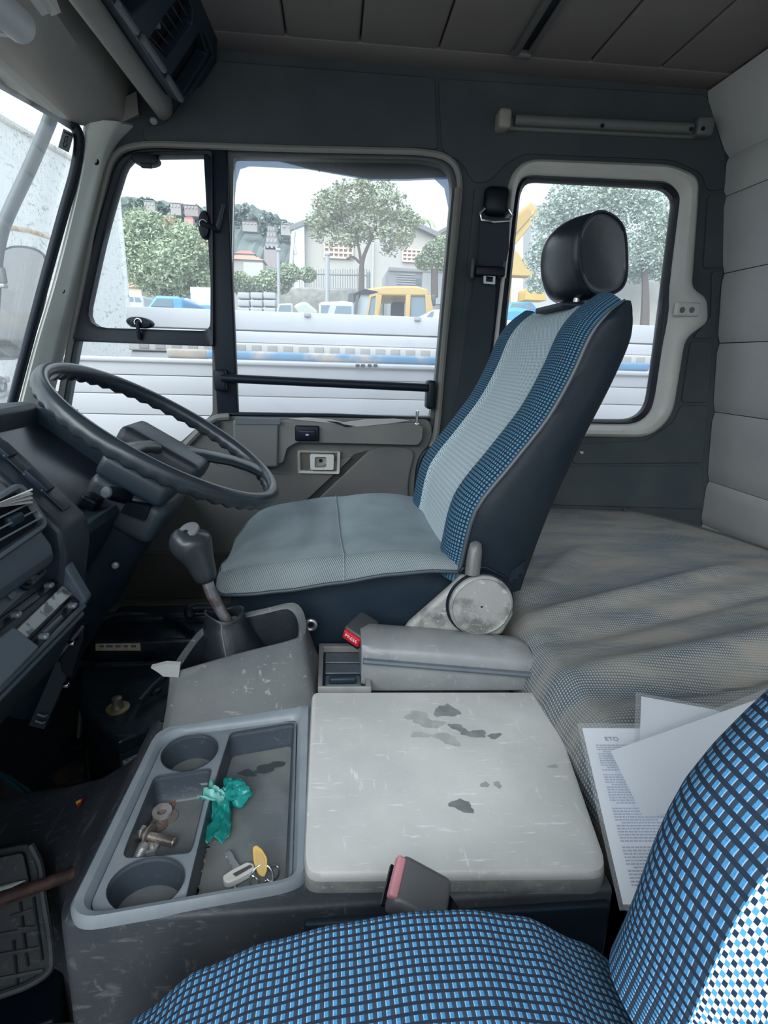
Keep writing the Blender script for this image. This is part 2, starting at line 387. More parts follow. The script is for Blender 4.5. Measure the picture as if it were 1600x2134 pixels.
# light moulded seal round the door opening
seal = struct('trim_2', MB().tube([p + Vector((0, -.008, 0)) for p in fillet(Ws([(238, 318), (300, 302), (600, 312), (880, 318), (938, 330), (960, 372), (918, 800), (908, 905), (886, 955), (878, 1070), (874, 1258), (228, 1258), (140, 1240), (120, 880), (146, 730), (196, 490)]), .05, 4)], .0085, 8, True), M('door_seal', (.20, .20, .185), .55), 'pale ribbed rubber seal running round the driver door opening', 'door seal')
tail = MB()
tail.tube(smooth_path(Ws([(955, 392), (940, 560), (922, 760), (912, 880), (905, 920)], WY - .012), 6), .010, 8)
struct('trim_3', tail, M('pillar_piping', (.17, .17, .155), .7), 'padded piping down the pillar behind the driver door', 'pillar piping')
# --- sloping header of the rear wall and the quilted rear wall
corner = [Y(1475, 189, WY), Y(1520, 328, WY), Y(1513, 410, WY), Y(1510, 570, WY), Y(1500, 715, WY), Y(1490, 858, WY), Y(1478, 1002, WY), Y(1464, 1090, WY), Vector((1.30, WY, .30))]
rw = MB(); back = [p + Vector((.02, 0, .004)) for p in corner]
rw.loft([[p.copy() for p in back] + [p + Vector((.05, 0, 0)) for p in reversed(back)], [Vector((p.x, -.6, p.z)) for p in back] + [Vector((p.x + .05, -.6, p.z)) for p in reversed(back)]])
rw.box((1.40, .55, .9), (.03, 2.4, 1.85))
wall_b = struct('wall_rear', rw, M('rear_board', (.05, .055, .06), .8), 'pale quilted rear wall of the cab with horizontal seams behind the bunk', 'wall')
for a, b in zip(corner, corner[1:]):
    d = (b - a); n = Vector((d.z, 0, -d.x)).normalized(); n = n if n.x < 0 else -n
    prof = []
    for k in range(9):
        t = k / 8; t2 = .006 + t * .988; prof.append(a + d * t2 + n * (.004 + .007 * (1 - abs(2 * t - 1) ** 9)))
    L0 = prof + [a + d * .99 - n * .016, a + d * .01 - n * .016]
    obj('panel', MB().loft([[p + Vector((0, -.004, 0)) for p in L0], [Vector((p.x, -.55, p.z)) for p in L0]]), quilt, wall_b)

# --- A pillar
LP = smooth_path([Y(a, b, 1.60) for a, b in ((180, 255), (172, 330), (150, 440), (112, 590), (70, 730), (34, 870))], 5)
RP = smooth_path([Y(a, b, 1.695) for a, b in ((276, 262), (236, 310), (206, 400), (172, 535), (136, 690), (90, 870))], 5)
mb = MB(); loops = []
for a, b in zip(LP, RP):
    d = b - a; n = Vector((d.y, -d.x, 0)).normalized() * (1 if d.y * 1 - 0 > 0 else 1)
    n = Vector((.55, -.83, 0))
    loops.append([a + Vector((-.02, .03, 0)), a, a + d * .06 + n * .014, a + d * .3 + n * .026, a + d * .55 + n * .028, a + d * .68 + n * .022, a + d * .74 + n * .008, a + d * .9 + n * .006, b, b + Vector((0, .03, 0))])
pil = struct('trim_4', mb.loft(loops), pillar_mat, 'pale grey plastic windscreen pillar trim with two screws', 'pillar trim')
for q in ((199, 337), (128, 606)):
    p = Y(q[0], q[1], 1.622); dirn = Vector((.5, -.86, .1)).normalized()
    obj('screw', MB().lathe([(.008, 0), (.008, .004), (.0055, .004), (.0045, .0015), (.0005, .0015)], p, dirn, 14), plastic_black, pil)
# --- windscreen
gask_px = [(0, 172, 'x'), (60, 208, 'x'), (118, 242, 'x')]
gp = [X(-120, 103, -.745), X(0, 172, -.745), X(70, 212, -.745), Y(132, 248, 1.585), Y(158, 268, 1.592), Y(165, 300, 1.597)] + [Y(a, b, 1.597) for a, b in ((156, 360), (130, 452), (86, 612), (40, 785), (14, 885))]
win = thing('window_1', 'tilted windscreen in black rubber gasket at the left edge', 'windscreen', gp[5], kind='structure')
obj('gasket', MB().tube(smooth_path(gp, 5), .0125, 10), rubber, win)
ft, fb = Y(160, 262, 1.60), Y(8, 905, 1.60)
nt_, nb_ = Vector((ft.x - .02, -.6, ft.z)), Vector((fb.x - .02, -.6, fb.z)); bk = Vector((-.006, 0, -.002))
obj('pane', MB().loft([[ft, fb, nb_, nt_], [p + bk for p in (ft, fb, nb_, nt_)]]), glass_clear, win)
# sticker on the windscreen
def on_screen(px, py, off=.004):
    p = PLN(px, py, ft, (fb - ft).cross(nb_ - fb)); return p + (EYE - p).normalized() * off
st = thing('windscreen_sticker', 'small grey square sticker in the upper corner of the windscreen', 'sticker', on_screen(140, 293))
q = [on_screen(a, b) for a, b in ((132, 268), (154, 279), (143, 318), (121, 307))]
obj('label_card', MB().loft([q, [p + Vector((.0006, -.0006, 0)) for p in q]]), M('sticker_grey', (.33, .36, .37), .5), st)
ink = M('print_ink', (.03, .04, .05), .6)
emb = [on_screen(a, b, .0065) for a, b in ((137, 285), (141, 284), (141, 290), (138, 294), (140, 300), (137, 306), (133, 306), (132, 300), (135, 294), (134, 290))]
obj('printed_emblem', MB().tube(emb, .0012, 6, True), ink, st)
obj('printed_line', MB().tube([on_screen(134, 275, .0065), on_screen(149, 282, .0065)], .0016, 6), ink, st)

# --- front header panel, cross beam, overhead vent panel
h0, h1 = X(0, 170, -.745), Y(152, 258, 1.585); hn = (h1 - h0).cross(Vector((0, 0, 1))).normalized()
A = [PLN(a, b, h0, hn) for a, b in ((-170, 72), (-60, 135), (0, 170), (60, 206), (110, 236), (152, 258))] + [Y(200, 263, 1.63), Y(248, 256, 1.655), Y(288, 238, 1.665)]
B = [X(-30, -170, -.50), X(40, -90, -.50), X(75, -45, -.50), X(105, 10, -.505), X(156, 85, -.51), X(200, 140, -.515), X(238, 185, -.52), X(266, 212, -.522), X(292, 232, -.525)]
A, B = smooth_path(A, 4), smooth_path(B, 4)
mb = MB(); loops = []
for q_i, (a, b) in enumerate(zip(A, B)):
    L = []
    for k in range(11):
        t = k / 10; p = a * (1 - t) + b * t; bulge = math.sin(PI * min(1, t * 1.05)) * .034 * (1 - .7 * q_i / (len(A) - 1))
        L.append(p + Vector((.25, -.1, -.95)).normalized() * bulge)
    loops.append(L)
loops2 = [l + [l[-1] + Vector((.01, 0, .05))] + [p + Vector((0, 0, .05)) for p in reversed(l)] for l in loops]
hd = struct('trim_5', mb.loft(loops2), header_mat, 'smooth padded grey header above the windscreen', 'header panel')
struct('wall_front', MB().box((-.88, .5, 1.76), (.2, 2.45, .12)).box((-.60, .5, 1.80), (.5, 2.45, .03)).box((-1.0, .5, .40), (.04, 2.45, .9)).box((-.95, 1.74, .4), (.35, .06, .85)), plastic_navy, 'dark front bulkhead of the cab behind dashboard and header', 'bulkhead')
xl_, xr_ = Y(320, 231, 1.66).x, Y(356, 231, 1.66).x
bl = [X(40, -136, xl_), X(144, 0, xl_), X(190, 60, xl_), X(240, 126, xl_), X(285, 185, xl_), Y(320, 231, 1.66), Y(324, 236, 1.695)]
br = [X(96, -140, xr_), X(195, 0, xr_), X(238, 61, xr_), X(284, 127, xr_), X(325, 186, xr_), Y(356, 231, 1.66), Y(360, 237, 1.695)]
loops = []
for a, b in zip(smooth_path(bl, 4), smooth_path(br, 4)):
    loops.append([a + Vector((0, 0, .05)), a, a * .8 + b * .2 + Vector((0, 0, -.012)), a * .5 + b * .5 + Vector((0, 0, -.016)), a * .2 + b * .8 + Vector((0, 0, -.012)), b, b + Vector((0, 0, .05))])
beam = struct('trim_6', MB().loft(loops), header_mat, 'rounded brown grey cross beam between header and overhead vents', 'beam')
p = Y(320, 252, 1.64)
obj('button_cap', MB().lathe([(.009, 0), (.008, .003), (.005, .004), (.0005, .0045)], p, (.1, -.6, -.8), 16), header_mat, beam)
a_, c_, b_ = Y(374, 206, 1.575), Y(445, 112, 1.66), Z(236, 0, Y(374, 206, 1.575).z)
on = (b_ - a_).cross(c_ - a_).normalized()
if on.dot(EYE - a_) < 0: on = -on
OV = lambda x, y, o=0: PLN(x, y, a_, on) + on * o
op = tag(obj('overhead_vent_panel', MB().plate([OV(*q) for q in ((374, 214), (236, 6), (150, -125), (300, -180), (455, 30), (452, 130), (420, 178))],
    [[OV(*q) for q in h] for h in (((275, 30), (225, -40), (300, -90), (335, -25)), ((312, 80), (345, 30), (385, -22), (402, 20), (400, 52), (347, 122)), ((357, 157), (417, 67), (431, 114), (382, 193)))], on * -.03), plastic_navy, bevel=.003), 'dark overhead vent panel with three openings at the roof front', 'vent panel')
def bars(pts_pairs, r, mat, name, parent, off=0, mk=OV):
    for p0, p1 in pts_pairs: obj(name, MB().tube([mk(*p0, off), mk(*p1, off)], r, 8), mat, parent)
grey_frame = M('vent_frame', (.10, .115, .13), .45)
bars([((240, 6), (280, 62)), ((292, 76), (338, 143)), ((346, 160), (374, 205))], .007, grey_frame, 'frame_edge', op, .004)
bars([((425, 66), (441, 114)), ((441, 114), (384, 202))], .005, plastic_navy, 'frame_edge', op, .003)
for k in range(6):
    t = k / 5.; bars([((306 + t * 62, 62 - t * 82), (354 + t * 50, 118 - t * 72))], .0016, M('slat_grey', (.035, .045, .06), .4), 'slat', op, -.012)
obj('vent_lever', MB().rbox(OV(331, 55, -.004), (.014, .010, .010), .003), grey_frame, op)
obj('backing', MB().prism([OV(*q, -.032) for q in ((374, 214), (236, 6), (150, -125), (300, -180), (455, 30), (452, 130), (420, 178))], on * -.004), M('vent_dark', (.002, .003, .008), .9), op)

# --- driver's door: shell with two window openings, frames, panes, trim
def dz(pts, y): return [Y(a, b, y) for a, b in pts]
main_px = [(486, 326), (880, 332), (932, 345), (943, 384), (907, 800), (896, 868), (478, 862)]
vent_px = [(258, 330), (290, 318), (440, 320), (443, 862), (372, 925), (140, 940), (132, 850), (152, 712), (205, 490)]
door = struct('door_1', MB().plate(fillet(dz([(246, 322), (300, 306), (600, 316), (880, 322), (935, 333), (955, 372), (912, 800), (902, 905), (880, 950), (872, 1070), (868, 1254), (232, 1254), (146, 1240), (128, 880), (152, 735), (205, 490)], WY + .012), [.05, .03, .1, .1, .04, .04, .1, .05, .06, .1, .02, .02, .02, .02, .1, .1]),
    [fillet(dz(main_px, WY + .012), [.01, .05, .03, .03, .1, .004, .004]), fillet(dz(vent_px, WY + .012), [.03, .02, .01, .01, .01, .01, .01, .01, .05])], (0, .035, 0)), M('door_paint', (.10, .105, .10), .5), 'driver door with beige cloth lining and black framed windows', 'door')
# divider bar, vent frame and lower rail
obj('divider_bar', MB().rbox(Y(463, 592, WY + .012), (.062, .03, .76), .006), rubber, door)
wv = thing('window_2', 'black framed opening quarter window ahead of the divider bar', 'quarter window', Y(440, 690, WY), kind='structure')
o_ = fillet(dz([(250, 322), (444, 314), (446, 722), (150, 711), (202, 480)], WY - .002), [.05, .012, .012, .03, .1])
i_ = fillet(dz([(266, 326), (440, 324), (438, 690), (176, 682), (222, 470)], WY - .002), [.04, .02, .025, .06, .1])
def ring(o, i, d0, d1):
    return MB().loft([[p + Vector((0, d0, 0)) for p in o], [p + Vector((0, d1 - .004, 0)) for p in o], [p * .85 + q * .15 + Vector((0, d1, 0)) for p, q in zip(o, i)], [p * .25 + q * .75 + Vector((0, d1 + .002, 0)) for p, q in zip(o, i)], [q + Vector((0, d1 + .008, 0)) for q in i], [q + Vector((0, d0, 0)) for q in i], [p + Vector((0, d0, 0)) for p in o]], True, False, False)
obj('frame', ring(o_, i_, .03, -.008), rubber, wv)
obj('pane', MB().prism(fillet(dz([(262, 322), (442, 320), (441, 694), (172, 686), (218, 470)], WY + .018), [.04, .02, .025, .06, .1]), (0, .005, 0)), glass_clear, wv)
obj('pane', MB().prism(dz([(150, 708), (446, 716), (446, 866), (372, 930), (130, 940), (130, 850)], WY + .022), (0, .005, 0)), glass_clear, wv)
def latch(px, py, ang, bar, name):
    c = Y(px, py, WY - .006); t = thing(name, *({'v': ('upright oval black latch high on the divider bar of the quarter window', 'latch'), 'h': ('wide oval black latch at the bottom of the quarter window', 'latch'), 't': ('black oval hinge cap at the top of the quarter window', 'hinge cap')}[bar]), c)
    L = []
    for k in range(20):
        th = k * 2 * PI / 20; a, b = .036 * math.cos(th), .0155 * math.sin(th)
        L.append(c + Vector((a * math.cos(ang) - b * math.sin(ang), 0, a * math.sin(ang) + b * math.cos(ang))))
    f = lambda s, d: [c + (p - c) * s + Vector((0, d, 0)) for p in L]
    obj('base', MB().loft([f(1, .022), f(1, 0), f(.9, -.005), f(.5, -.007)]), rubber, t)
    if bar == 't': obj('knob', MB().rbox(c + Vector((.004, -.004, -.017)), (.03, .012, .012), .004), plastic_navy, t); return
    e = c + (Vector((.036, -.004, -.012)) if bar == 'v' else Vector((0, -.004, -.042)))
    obj('lever', MB().tube([c + Vector((0, -.012, 0)), c * .5 + e * .5 + Vector((0, -.014, 0)), e], [.006, .0055, .008], 8), rubber, t)
    if bar == 'v': obj('lever_grip', MB().tube([e, e + Vector((.020, -.006, .062))], [.008, .0045], 8), plastic_navy, t)
    obj('pivot', MB().tube([c + Vector((.010 * math.cos(a), -.011, .010 * math.sin(a))) for a in [k * PI / 5 for k in range(7)]], .0018, 6), chrome, t)
    for s in (-1, 1):
        obj('screw', MB().lathe([(.004, 0), (.003, .002), (.0004, .003)], c + Vector((s * .027 * math.cos(ang), -.005, s * .027 * math.sin(ang))), (0, -1, 0), 10), plastic_navy, t)
latch(425, 468, PI / 2 - .05, 'v', 'window_latch'); latch(290, 672, -.08, 'h', 'window_latch'); latch(302, 331, -.05, 't', 'hinge_cap')
# main door glass
wm = thing('window_3', 'large drop window of the driver door with smoked deflector at top', 'door window', Y(690, 600, WY), kind='structure')
obj('pane', MB().prism(fillet(dz([(480, 320), (880, 326), (940, 340), (950, 384), (910, 800), (900, 874), (474, 868)], WY + .024), [.01, .05, .03, .03, .1, .004, .004]), (0, .005, 0)), glass_dusty, wm)
d_px = [(486, 326), (945, 340), (944, 372), (850, 376), (775, 376), (640, 352), (520, 346), (500, 352), (492, 380), (483, 470), (478, 470), (480, 330)]
obj('rain_deflector', MB().prism(dz(d_px, WY + .06), (0, .004, 0)), rain_mat, wm)
obj('rain_deflector', MB().prism(dz([(530, 322), (945, 338), (944, 368), (850, 372), (770, 372), (640, 350)], WY + .066), (0, .006, 0)), M('deflector_strip', (.03, .045, .06), .3), wm)
obj('rain_deflector', MB().prism(dz([(945, 368), (905, 372), (926, 392), (936, 440), (938, 500), (948, 400)], WY + .066), (0, .004, 0)), rain_mat, wm)
for q in ((665, 345), (695, 349), (728, 353)): obj('deflector_clip', MB().box(Y(q[0], q[1], WY + .062), (.003, .006, .03)), rubber, wm)
obj('sill_strip', MB().tube(dz([(474, 863), (690, 866), (896, 874)], WY + .002), .007, 8), rubber, wm)
obj('glass_edge', MB().tube(dz([(487, 330), (478, 860)], WY + .016), .002, 6), chrome, wm)
# safety bar across the window
gb = thing('window_grab_bar', 'black plastic bar across the lower door window', 'grab bar', Y(680, 795, WY - .02))
P0, P1 = Y(462, 788, WY - .03), Y(890, 808, WY - .03)
obj('bar', MB().tube([P0, P0 * .5 + P1 * .5, P1], .0125, 12), rubber, gb)
obj('bracket', MB().rbox(Y(461, 792, WY - .012), (.036, .05, .062), .008), rubber, gb)
obj('bracket', MB().rbox(Y(896, 822, WY - .012), (.026, .05, .085), .008), rubber, gb)
# door lining
lin_px = [(392, 930), (448, 870), (480, 866), (893, 872), (900, 905), (876, 955), (869, 1060), (866, 1250), (236, 1250), (150, 1236), (150, 990)]
obj('lining', MB().prism(fillet(dz(lin_px, WY + .014), .02, 3), (0, -.022, 0)), door_fabric, door, bevel=.004)
obj('corner_trim', MB().tube(smooth_path(dz([(380, 935), (425, 890), (450, 872), (478, 868)], WY - .012), 5), .011, 8), door_pad, door)
obj('mirror_switch_socket', MB().lathe([(.016, 0), (.016, .01), (.011, .01), (.009, .002), (.0005, .002)], Y(446, 883, WY - .012), (0, -1, .1), 18), plastic_black, door)
led = dz([(596, 874), (700, 878), (730, 882), (860, 880), (878, 886), (876, 912), (868, 924), (620, 918), (600, 930), (592, 960), (578, 962), (574, 880)], WY - .002)
obj('armrest_ledge', MB().prism(fillet(led, .008, 3), (0, -.038, 0)), door_pad, door, bevel=.010)
obj('speaker_box', MB().prism(fillet(dz([(490, 872), (584, 874), (582, 968), (492, 968)], WY - .004), .008, 3), (0, -.046, 0)), M('speaker_lid', (.135, .145, .145), .5, bmp=.0002), door, bevel=.006)
obj('speaker_lid_strip', MB().prism(fillet(dz([(491, 870), (584, 872), (584, 884), (491, 884)], WY - .048), .002, 3), (0, -.006, 0)), plastic_mid, door, bevel=.002)
torn = M('torn_vinyl', (.42, .42, .40), .7)
obj('torn_edge', MB().prism(dz([(602, 872), (640, 870), (690, 874), (716, 880), (760, 874), (820, 872), (852, 876), (810, 882), (770, 886), (735, 890), (712, 884), (680, 880), (640, 876)], WY - .034), (0, -.008, 0)), torn, door)
obj('torn_gap', MB().prism(dz([(680, 877), (705, 879), (716, 884), (742, 888), (720, 890), (705, 884)], WY - .040), (0, -.004, 0)), plastic_black, door)
sw = obj('window_switch', MB().rbox(Y(640, 903, WY - .044), (.072, .02, .046), .005), plastic_black, door)
obj('rocker', MB().rbox(Y(640, 906, WY - .054), (.05, .012, .030), .004, rot=Matrix.Rotation(.15, 3, 'X')), M('rocker_navy', (.010, .012, .03), .3), sw)
obj('printed_symbol', MB().box(Y(640, 906, WY - .0595), (.009, .002, .005)), M('white_print', (.5, .5, .55), .6), sw)
sw2 = obj('lock_pin', MB().lathe([(.012, 0), (.011, .004), (.004, .006), (.004, .03), (.0055, .031), (.0055, .042), (.001, .044)], Y(868, 885, WY - .022), (0, 0, 1), 14), chrome, door)
hl = obj('handle_bezel', ring(fillet(dz([(619, 936), (709, 938), (707, 986), (620, 984)], WY - .008), .006, 3), fillet(dz([(626, 943), (702, 944), (700, 980), (627, 979)], WY - .008), .004, 3), .01, -.012), cream, door)
obj('handle_recess', MB().prism(dz([(624, 940), (704, 942), (702, 983), (625, 981)], WY - .010), (0, .002, 0)), M('recess_brown', (.10, .09, .075), .6), hl)
obj('release_handle', MB().plate(fillet(dz([(646, 945), (696, 946), (695, 978), (647, 978)], WY - .012), .006, 3), [fillet(dz([(656, 951), (680, 951), (680, 973), (656, 973)], WY - .012), .006, 3)], (0, -.014, 0)), M('handle_cream', (.62, .63, .62), .35), hl, bevel=.003)
obj('handle_cup', MB().prism(dz([(654, 949), (682, 949), (682, 975), (654, 975)], WY - .012), (0, -.003, 0)), M('handle_cup', (.30, .28, .24), .5), hl)
obj('handle_screw', MB().lathe([(.006, 0), (.005, .003), (.0005, .003)], Y(668, 960, WY - .015), (0, -1, 0), 12), plastic_black, hl)
# diagonal pressed fold and its crease, raised rear part of the lining, lower seam
obj('pressed_fold', MB().prism(fillet(dz([(632, 1068), (766, 940), (800, 928), (866, 935), (850, 1000), (852, 1075)], WY - .006), .03, 4), (0, -.010, 0)), door_fabric, door, bevel=.006)
obj('lining_panel', MB().prism(fillet(dz([(165, 1000), (392, 940), (470, 975), (600, 990), (738, 948), (612, 1066), (560, 1150), (165, 1146)], WY - .006), .02, 3), (0, -.010, 0)), door_fabric, door, bevel=.005)
obj('crease_shade_strip', MB().prism(dz([(738, 946), (768, 938), (636, 1070), (606, 1070)], WY - .0075), (0, -.001, 0)), M('crease_shade', (.045, .048, .048), .9), door)  # dark strip painting the shade inside the diagonal groove
obj('lower_lining', MB().prism(fillet(dz([(160, 1152), (520, 1156), (860, 1160), (862, 1245), (170, 1245)], WY - .006), .015, 3), (0, -.008, 0)), M('door_carpet', (.085, .085, .078), .9, bmp=.0006, bscale=500), door, bevel=.004)
struct('trim_7', MB().rbox(Vector((0, WY - .01, .205)), (1.7, .09, .05), .012), M('sill_plate', (.16, .16, .145), .6), 'dusty grey door sill strip along the floor edge', 'sill')
# black exterior grab tube seen at the shut edge of the door
struct('trim_8', MB().tube(smooth_path(dz([(905, 934), (888, 940), (874, 965), (868, 1010), (868, 1070), (868, 1110)], WY - .035), 6), .0085, 10), rubber, 'black tube down the rear shut edge of the driver door', 'edge tube')

# --- rear side window: moulded bezel with a lamp tab, rubber, pane
wr = thing('window_4', 'rear side window in a beige moulded bezel behind the driver seat', 'side window', Y(1240, 640, WY), kind='structure')
bez_o = [(1058, 372), (1092, 332), (1396, 344), (1452, 370), (1450, 420), (1438, 600), (1470, 622), (1472, 672), (1424, 706), (1398, 868), (1350, 912), (1010, 906), (1018, 730), (1052, 440)]
bez_i = [(1078, 386), (1094, 366), (1394, 380), (1416, 408), (1412, 440), (1392, 600), (1390, 640), (1386, 670), (1378, 720), (1358, 856), (1326, 884), (1036, 880), (1040, 730), (1070, 440)]
ro = [.05, .05, .05, .03, .03, .02, .02, .02, .03, .05, .05, .03, .03, .03]; ri = [.03, .03, .03, .02, .02, .01, .01, .01, .03, .04, .04, .03, .03, .03]
bo, bi = fillet(dz(bez_o, WY), ro, 4), fillet(dz(bez_i, WY), ri, 4)
mid = lambda s, d: [p * (1 - s) + q * s + Vector((0, d, 0)) for p, q in zip(bo, bi)]
obj('bezel', MB().loft([mid(0, .01), mid(0, -.006), mid(.08, -.016), mid(.3, -.026), mid(.55, -.026), mid(.8, -.012), mid(1, .004), mid(1, .03)], True, False, False), bezel_mat, wr)
gi = fillet(dz([(1084, 400), (1102, 376), (1385, 392), (1406, 416), (1402, 440), (1382, 600), (1379, 640), (1376, 670), (1368, 720), (1348, 850), (1318, 875), (1046, 872), (1050, 730), (1080, 440)], WY + .012), ri, 4)
go = [p * 1 for p in fillet(dz(bez_i, WY + .012), ri, 4)]
go = [g + (g - q) * .25 for g, q in zip(go, gi)]
obj('rubber_seal', MB().loft([[p + Vector((0, -.004, 0)) for p in go], [p * .5 + q * .5 + Vector((0, -.012, 0)) for p, q in zip(go, gi)], [q + Vector((0, 0, 0)) for q in gi], [q + Vector((0, .02, 0)) for q in gi]], True, False, False), M('window_rubber', (.003, .004, .012), .5), wr)
obj('pane', MB().prism(fillet(dz(bez_i, WY + .026), ri, 4), (0, .005, 0)), glass_dusty, wr)
tab = obj('lamp_tab', MB().rbox(Y(1431, 645, WY - .026), (.074, .022, .040), .006), bezel_mat, wr)
for q in (1421, 1441): obj('tab_hole', MB().lathe([(.0085, 0), (.0085, .002), (.0075, .003), (.0005, .001)], Y(q, 646, WY - .036), (0, -1, 0), 16), M('hole_grey', (.13, .135, .13), .5), tab)
obj('bezel_screw', MB().lathe([(.007, 0), (.005, .003), (.0005, .003)], Y(1212, 943, WY - .008), (0, -1, 0), 12), chrome, wr)
obj('bezel_screw', MB().lathe([(.006, 0), (.005, .003), (.0005, .003)], Y(1300, 898, WY - .024), (0, -1, 0), 12), bezel_mat, wr)

# --- grab handle above the rear window
gh = thing('grab_handle', 'long grey grab handle mounted on the wall above the rear side window', 'grab handle', Y(1250, 258, WY))
hm = M('handle_grey', (.12, .13, .125), .5, bmp=.0002); he = M('handle_end', (.26, .255, .225), .5)
H0, H1 = Y(1072, 250, WY - .03), Y(1440, 268, WY - .03)
obj('grip', MB().tube([H0, H0 * .5 + H1 * .5, H1], .0135, 12), hm, gh)
obj('mounting_rail', MB().rbox((H0 + H1) / 2 + Vector((0, .022, -.004)), (.55, .02, .030), .006, rot=Matrix.Rotation(-.02, 3, 'Y')), hm, gh)
obj('end_cap', MB().rbox(Y(1048, 252, WY - .022), (.036, .05, .048), .010), he, gh)
obj('end_cap', MB().rbox(Y(1462, 268, WY - .020), (.05, .045, .046), .010), hm, gh)
for q in ((1255, 262), (1440, 269), (1465, 268)): obj('screw', MB().lathe([(.0055, 0), (.0045, .003), (.0005, .003)], Y(q[0], q[1], WY - .046), (0, -1, 0), 12), plastic_black, gh)
# --- curtain rail on the roof
cr = thing('curtain_rail', 'metal curtain rail with dark channel crossing the headliner', 'curtain rail', (gx[3], 1.1, CZ))
rl = M('rail_grey', (.17, .17, .17), .4, .4)
obj('rail', MB().rbox((gx[3] - .020, .64, CZ - .006), (.016, 1.9, .016), .005), rl, cr)
obj('rail', MB().rbox((gx[3] + .014, .64, CZ - .004), (.010, 1.9, .012), .004), rl, cr)
obj('channel', MB().box((gx[3] - .002, .64, CZ + .002), (.024, 1.9, .006)), M('channel_dark', (.01, .012, .02), .4, .5), cr)
obj('end_cap', MB().rbox((gx[3] - .004, 1.592, CZ - .004), (.05, .022, .02), .006), hm, cr)
# --- visor roller at the upper left corner
vz = thing('sun_visor', 'pale rolled sun visor end in the top left corner', 'sun visor', X(20, 50, -.44))
v0, v1 = X(40, 52, -.44), X(-150, -115, -.44)
obj('roller', MB().tube([v0 + (v0 - v1).normalized() * .012, v0, v1], [.010, .022, .022], 16), M('visor_grey', (.50, .52, .52), .5), vz)
obj('flap', MB().prism([X(-60, -10, -.46), X(0, 40, -.46), X(60, 78, -.455), X(52, 84, -.455), X(0, 76, -.46), X(-80, 60, -.46)], (.006, 0, .004)), M('visor_cream', (.80, .80, .74), .6), vz)
for q in (0, 20): obj('flap', MB().prism([X(40 + q, -30, -.43), X(88 + q, 34, -.43), X(94 + q, 31, -.43), X(70 + q, -30, -.43)], (.010, 0, .004)), M('visor_flap', (.55, .55, .52), .6), vz)

# ================================================================== seats
FRONT = smooth_path([(.214, 0, .622), (.222, 0, .66), (.240, 0, .755), (.297, 0, .838), (.349, 0, .913), (.383, 0, .984), (.405, 0, 1.045), (.428, 0, 1.078), (.456, 0, 1.100)], 4)
BACK = smooth_path([(.346, 0, .60), (.354, 0, .637), (.385, 0, .754), (.423, 0, .866), (.461, 0, .963), (.484, 0, 1.033), (.486, 0, 1.066), (.480, 0, 1.088), (.470, 0, 1.098)], 4)
def sub(curve, t):
    x = t * (len(curve) - 1); i = min(int(x), len(curve) - 2); return curve[i].lerp(curve[i + 1], x - i)
ARC = [0]
for a, b in zip(FRONT, FRONT[1:]): ARC.append(ARC[-1] + (b - a).length)
def seat_back(root, off, y0, y1, bw0, bw1, chk, wev, full):
    """backrest: two checked bolsters, woven centre, vinyl cover, piping; y0 = edge nearest the centre of the cab"""
    w = y1 - y0; N = 44
    def front(s, u, lift=0):
        p = sub(FRONT, s); d = sub(FRONT, min(1, s + .02)) - sub(FRONT, max(0, s - .02)); n = Vector((-d.z, 0, d.x)).normalized()
        d0, d1 = u * w, (1 - u) * w; e0, e1 = d0 - bw0, d1 - bw1
        h = .012 * (1 - math.exp(-min(d0, d1) / .016)) + .010 * math.exp(-((min(abs(e0 + .05), abs(e1 + .05))) / .045) ** 2) * (1 if (e0 < 0 or e1 < 0) else .4)
        h -= .005 * max(0, 1 - min(d0, d1) / .03) ** 2
        if e0 > 0 and e1 > 0: h -= .006 * min(1, min(e0, e1) / .02)
        return p + n * (h + lift) + Vector((0, y0 + u * w, 0)) + off
    def band(name, u0, u1, mat, nu):
        mb = MB(); mb.grid(lambda a, b: front(b, u0 + (u1 - u0) * a), nu, N, lambda a, b: ((u0 + (u1 - u0) * a) * w, ARC[-1] * b))
        return obj(name, mb, mat, root)
    band('bolster', 0, bw0 / w, chk, 12); band('centre_panel', bw0 / w, 1 - bw1 / w, wev, 16); band('bolster', 1 - bw1 / w, 1, chk, 12)
    mb = MB(); loops = []
    for k in range(N + 1):
        s = k / N; f = sub(FRONT, s); b = sub(BACK, s); L = []
        for t, dy in ((.00, 0), (.02, -.004), (.25, -.012 - .006 * math.sin(s * 9)), (.55, -.015), (.85, -.008), (.97, .006)):
            L.append(f.lerp(b, t) + Vector((0, y0 + dy + .003, 0)) + off)
        for t, dy in ((1.0, .03),): L.append(b + Vector((0, y0 + dy, 0)) + off)
        L += [b + (b - f).normalized() * .012 + Vector((0, (y0 + y1) / 2, 0)) + off, b + Vector((0, y1 - .03, 0)) + off]
        for t, dy in ((.97, -.010), (.85, -.006), (.55, -.004), (.25, -.003), (.02, -.001), (0, 0)): L.append(f.lerp(b, t) + Vector((0, y1 + dy - .003, 0)) + off)
        loops.append(L)
    obj('backrest_cover', mb.loft(loops, True, True, True), vinyl_dark, root, angle=60)
    for yy, dd in ((y0, -.002), (y1, .000)):
        obj('piping', MB().tube([sub(FRONT, k / 60) + Vector((.004, yy + dd, -.001)) + off for k in range(61)], .0042, 8), M('piping', (.05, .065, .08), .4), root)
    return front
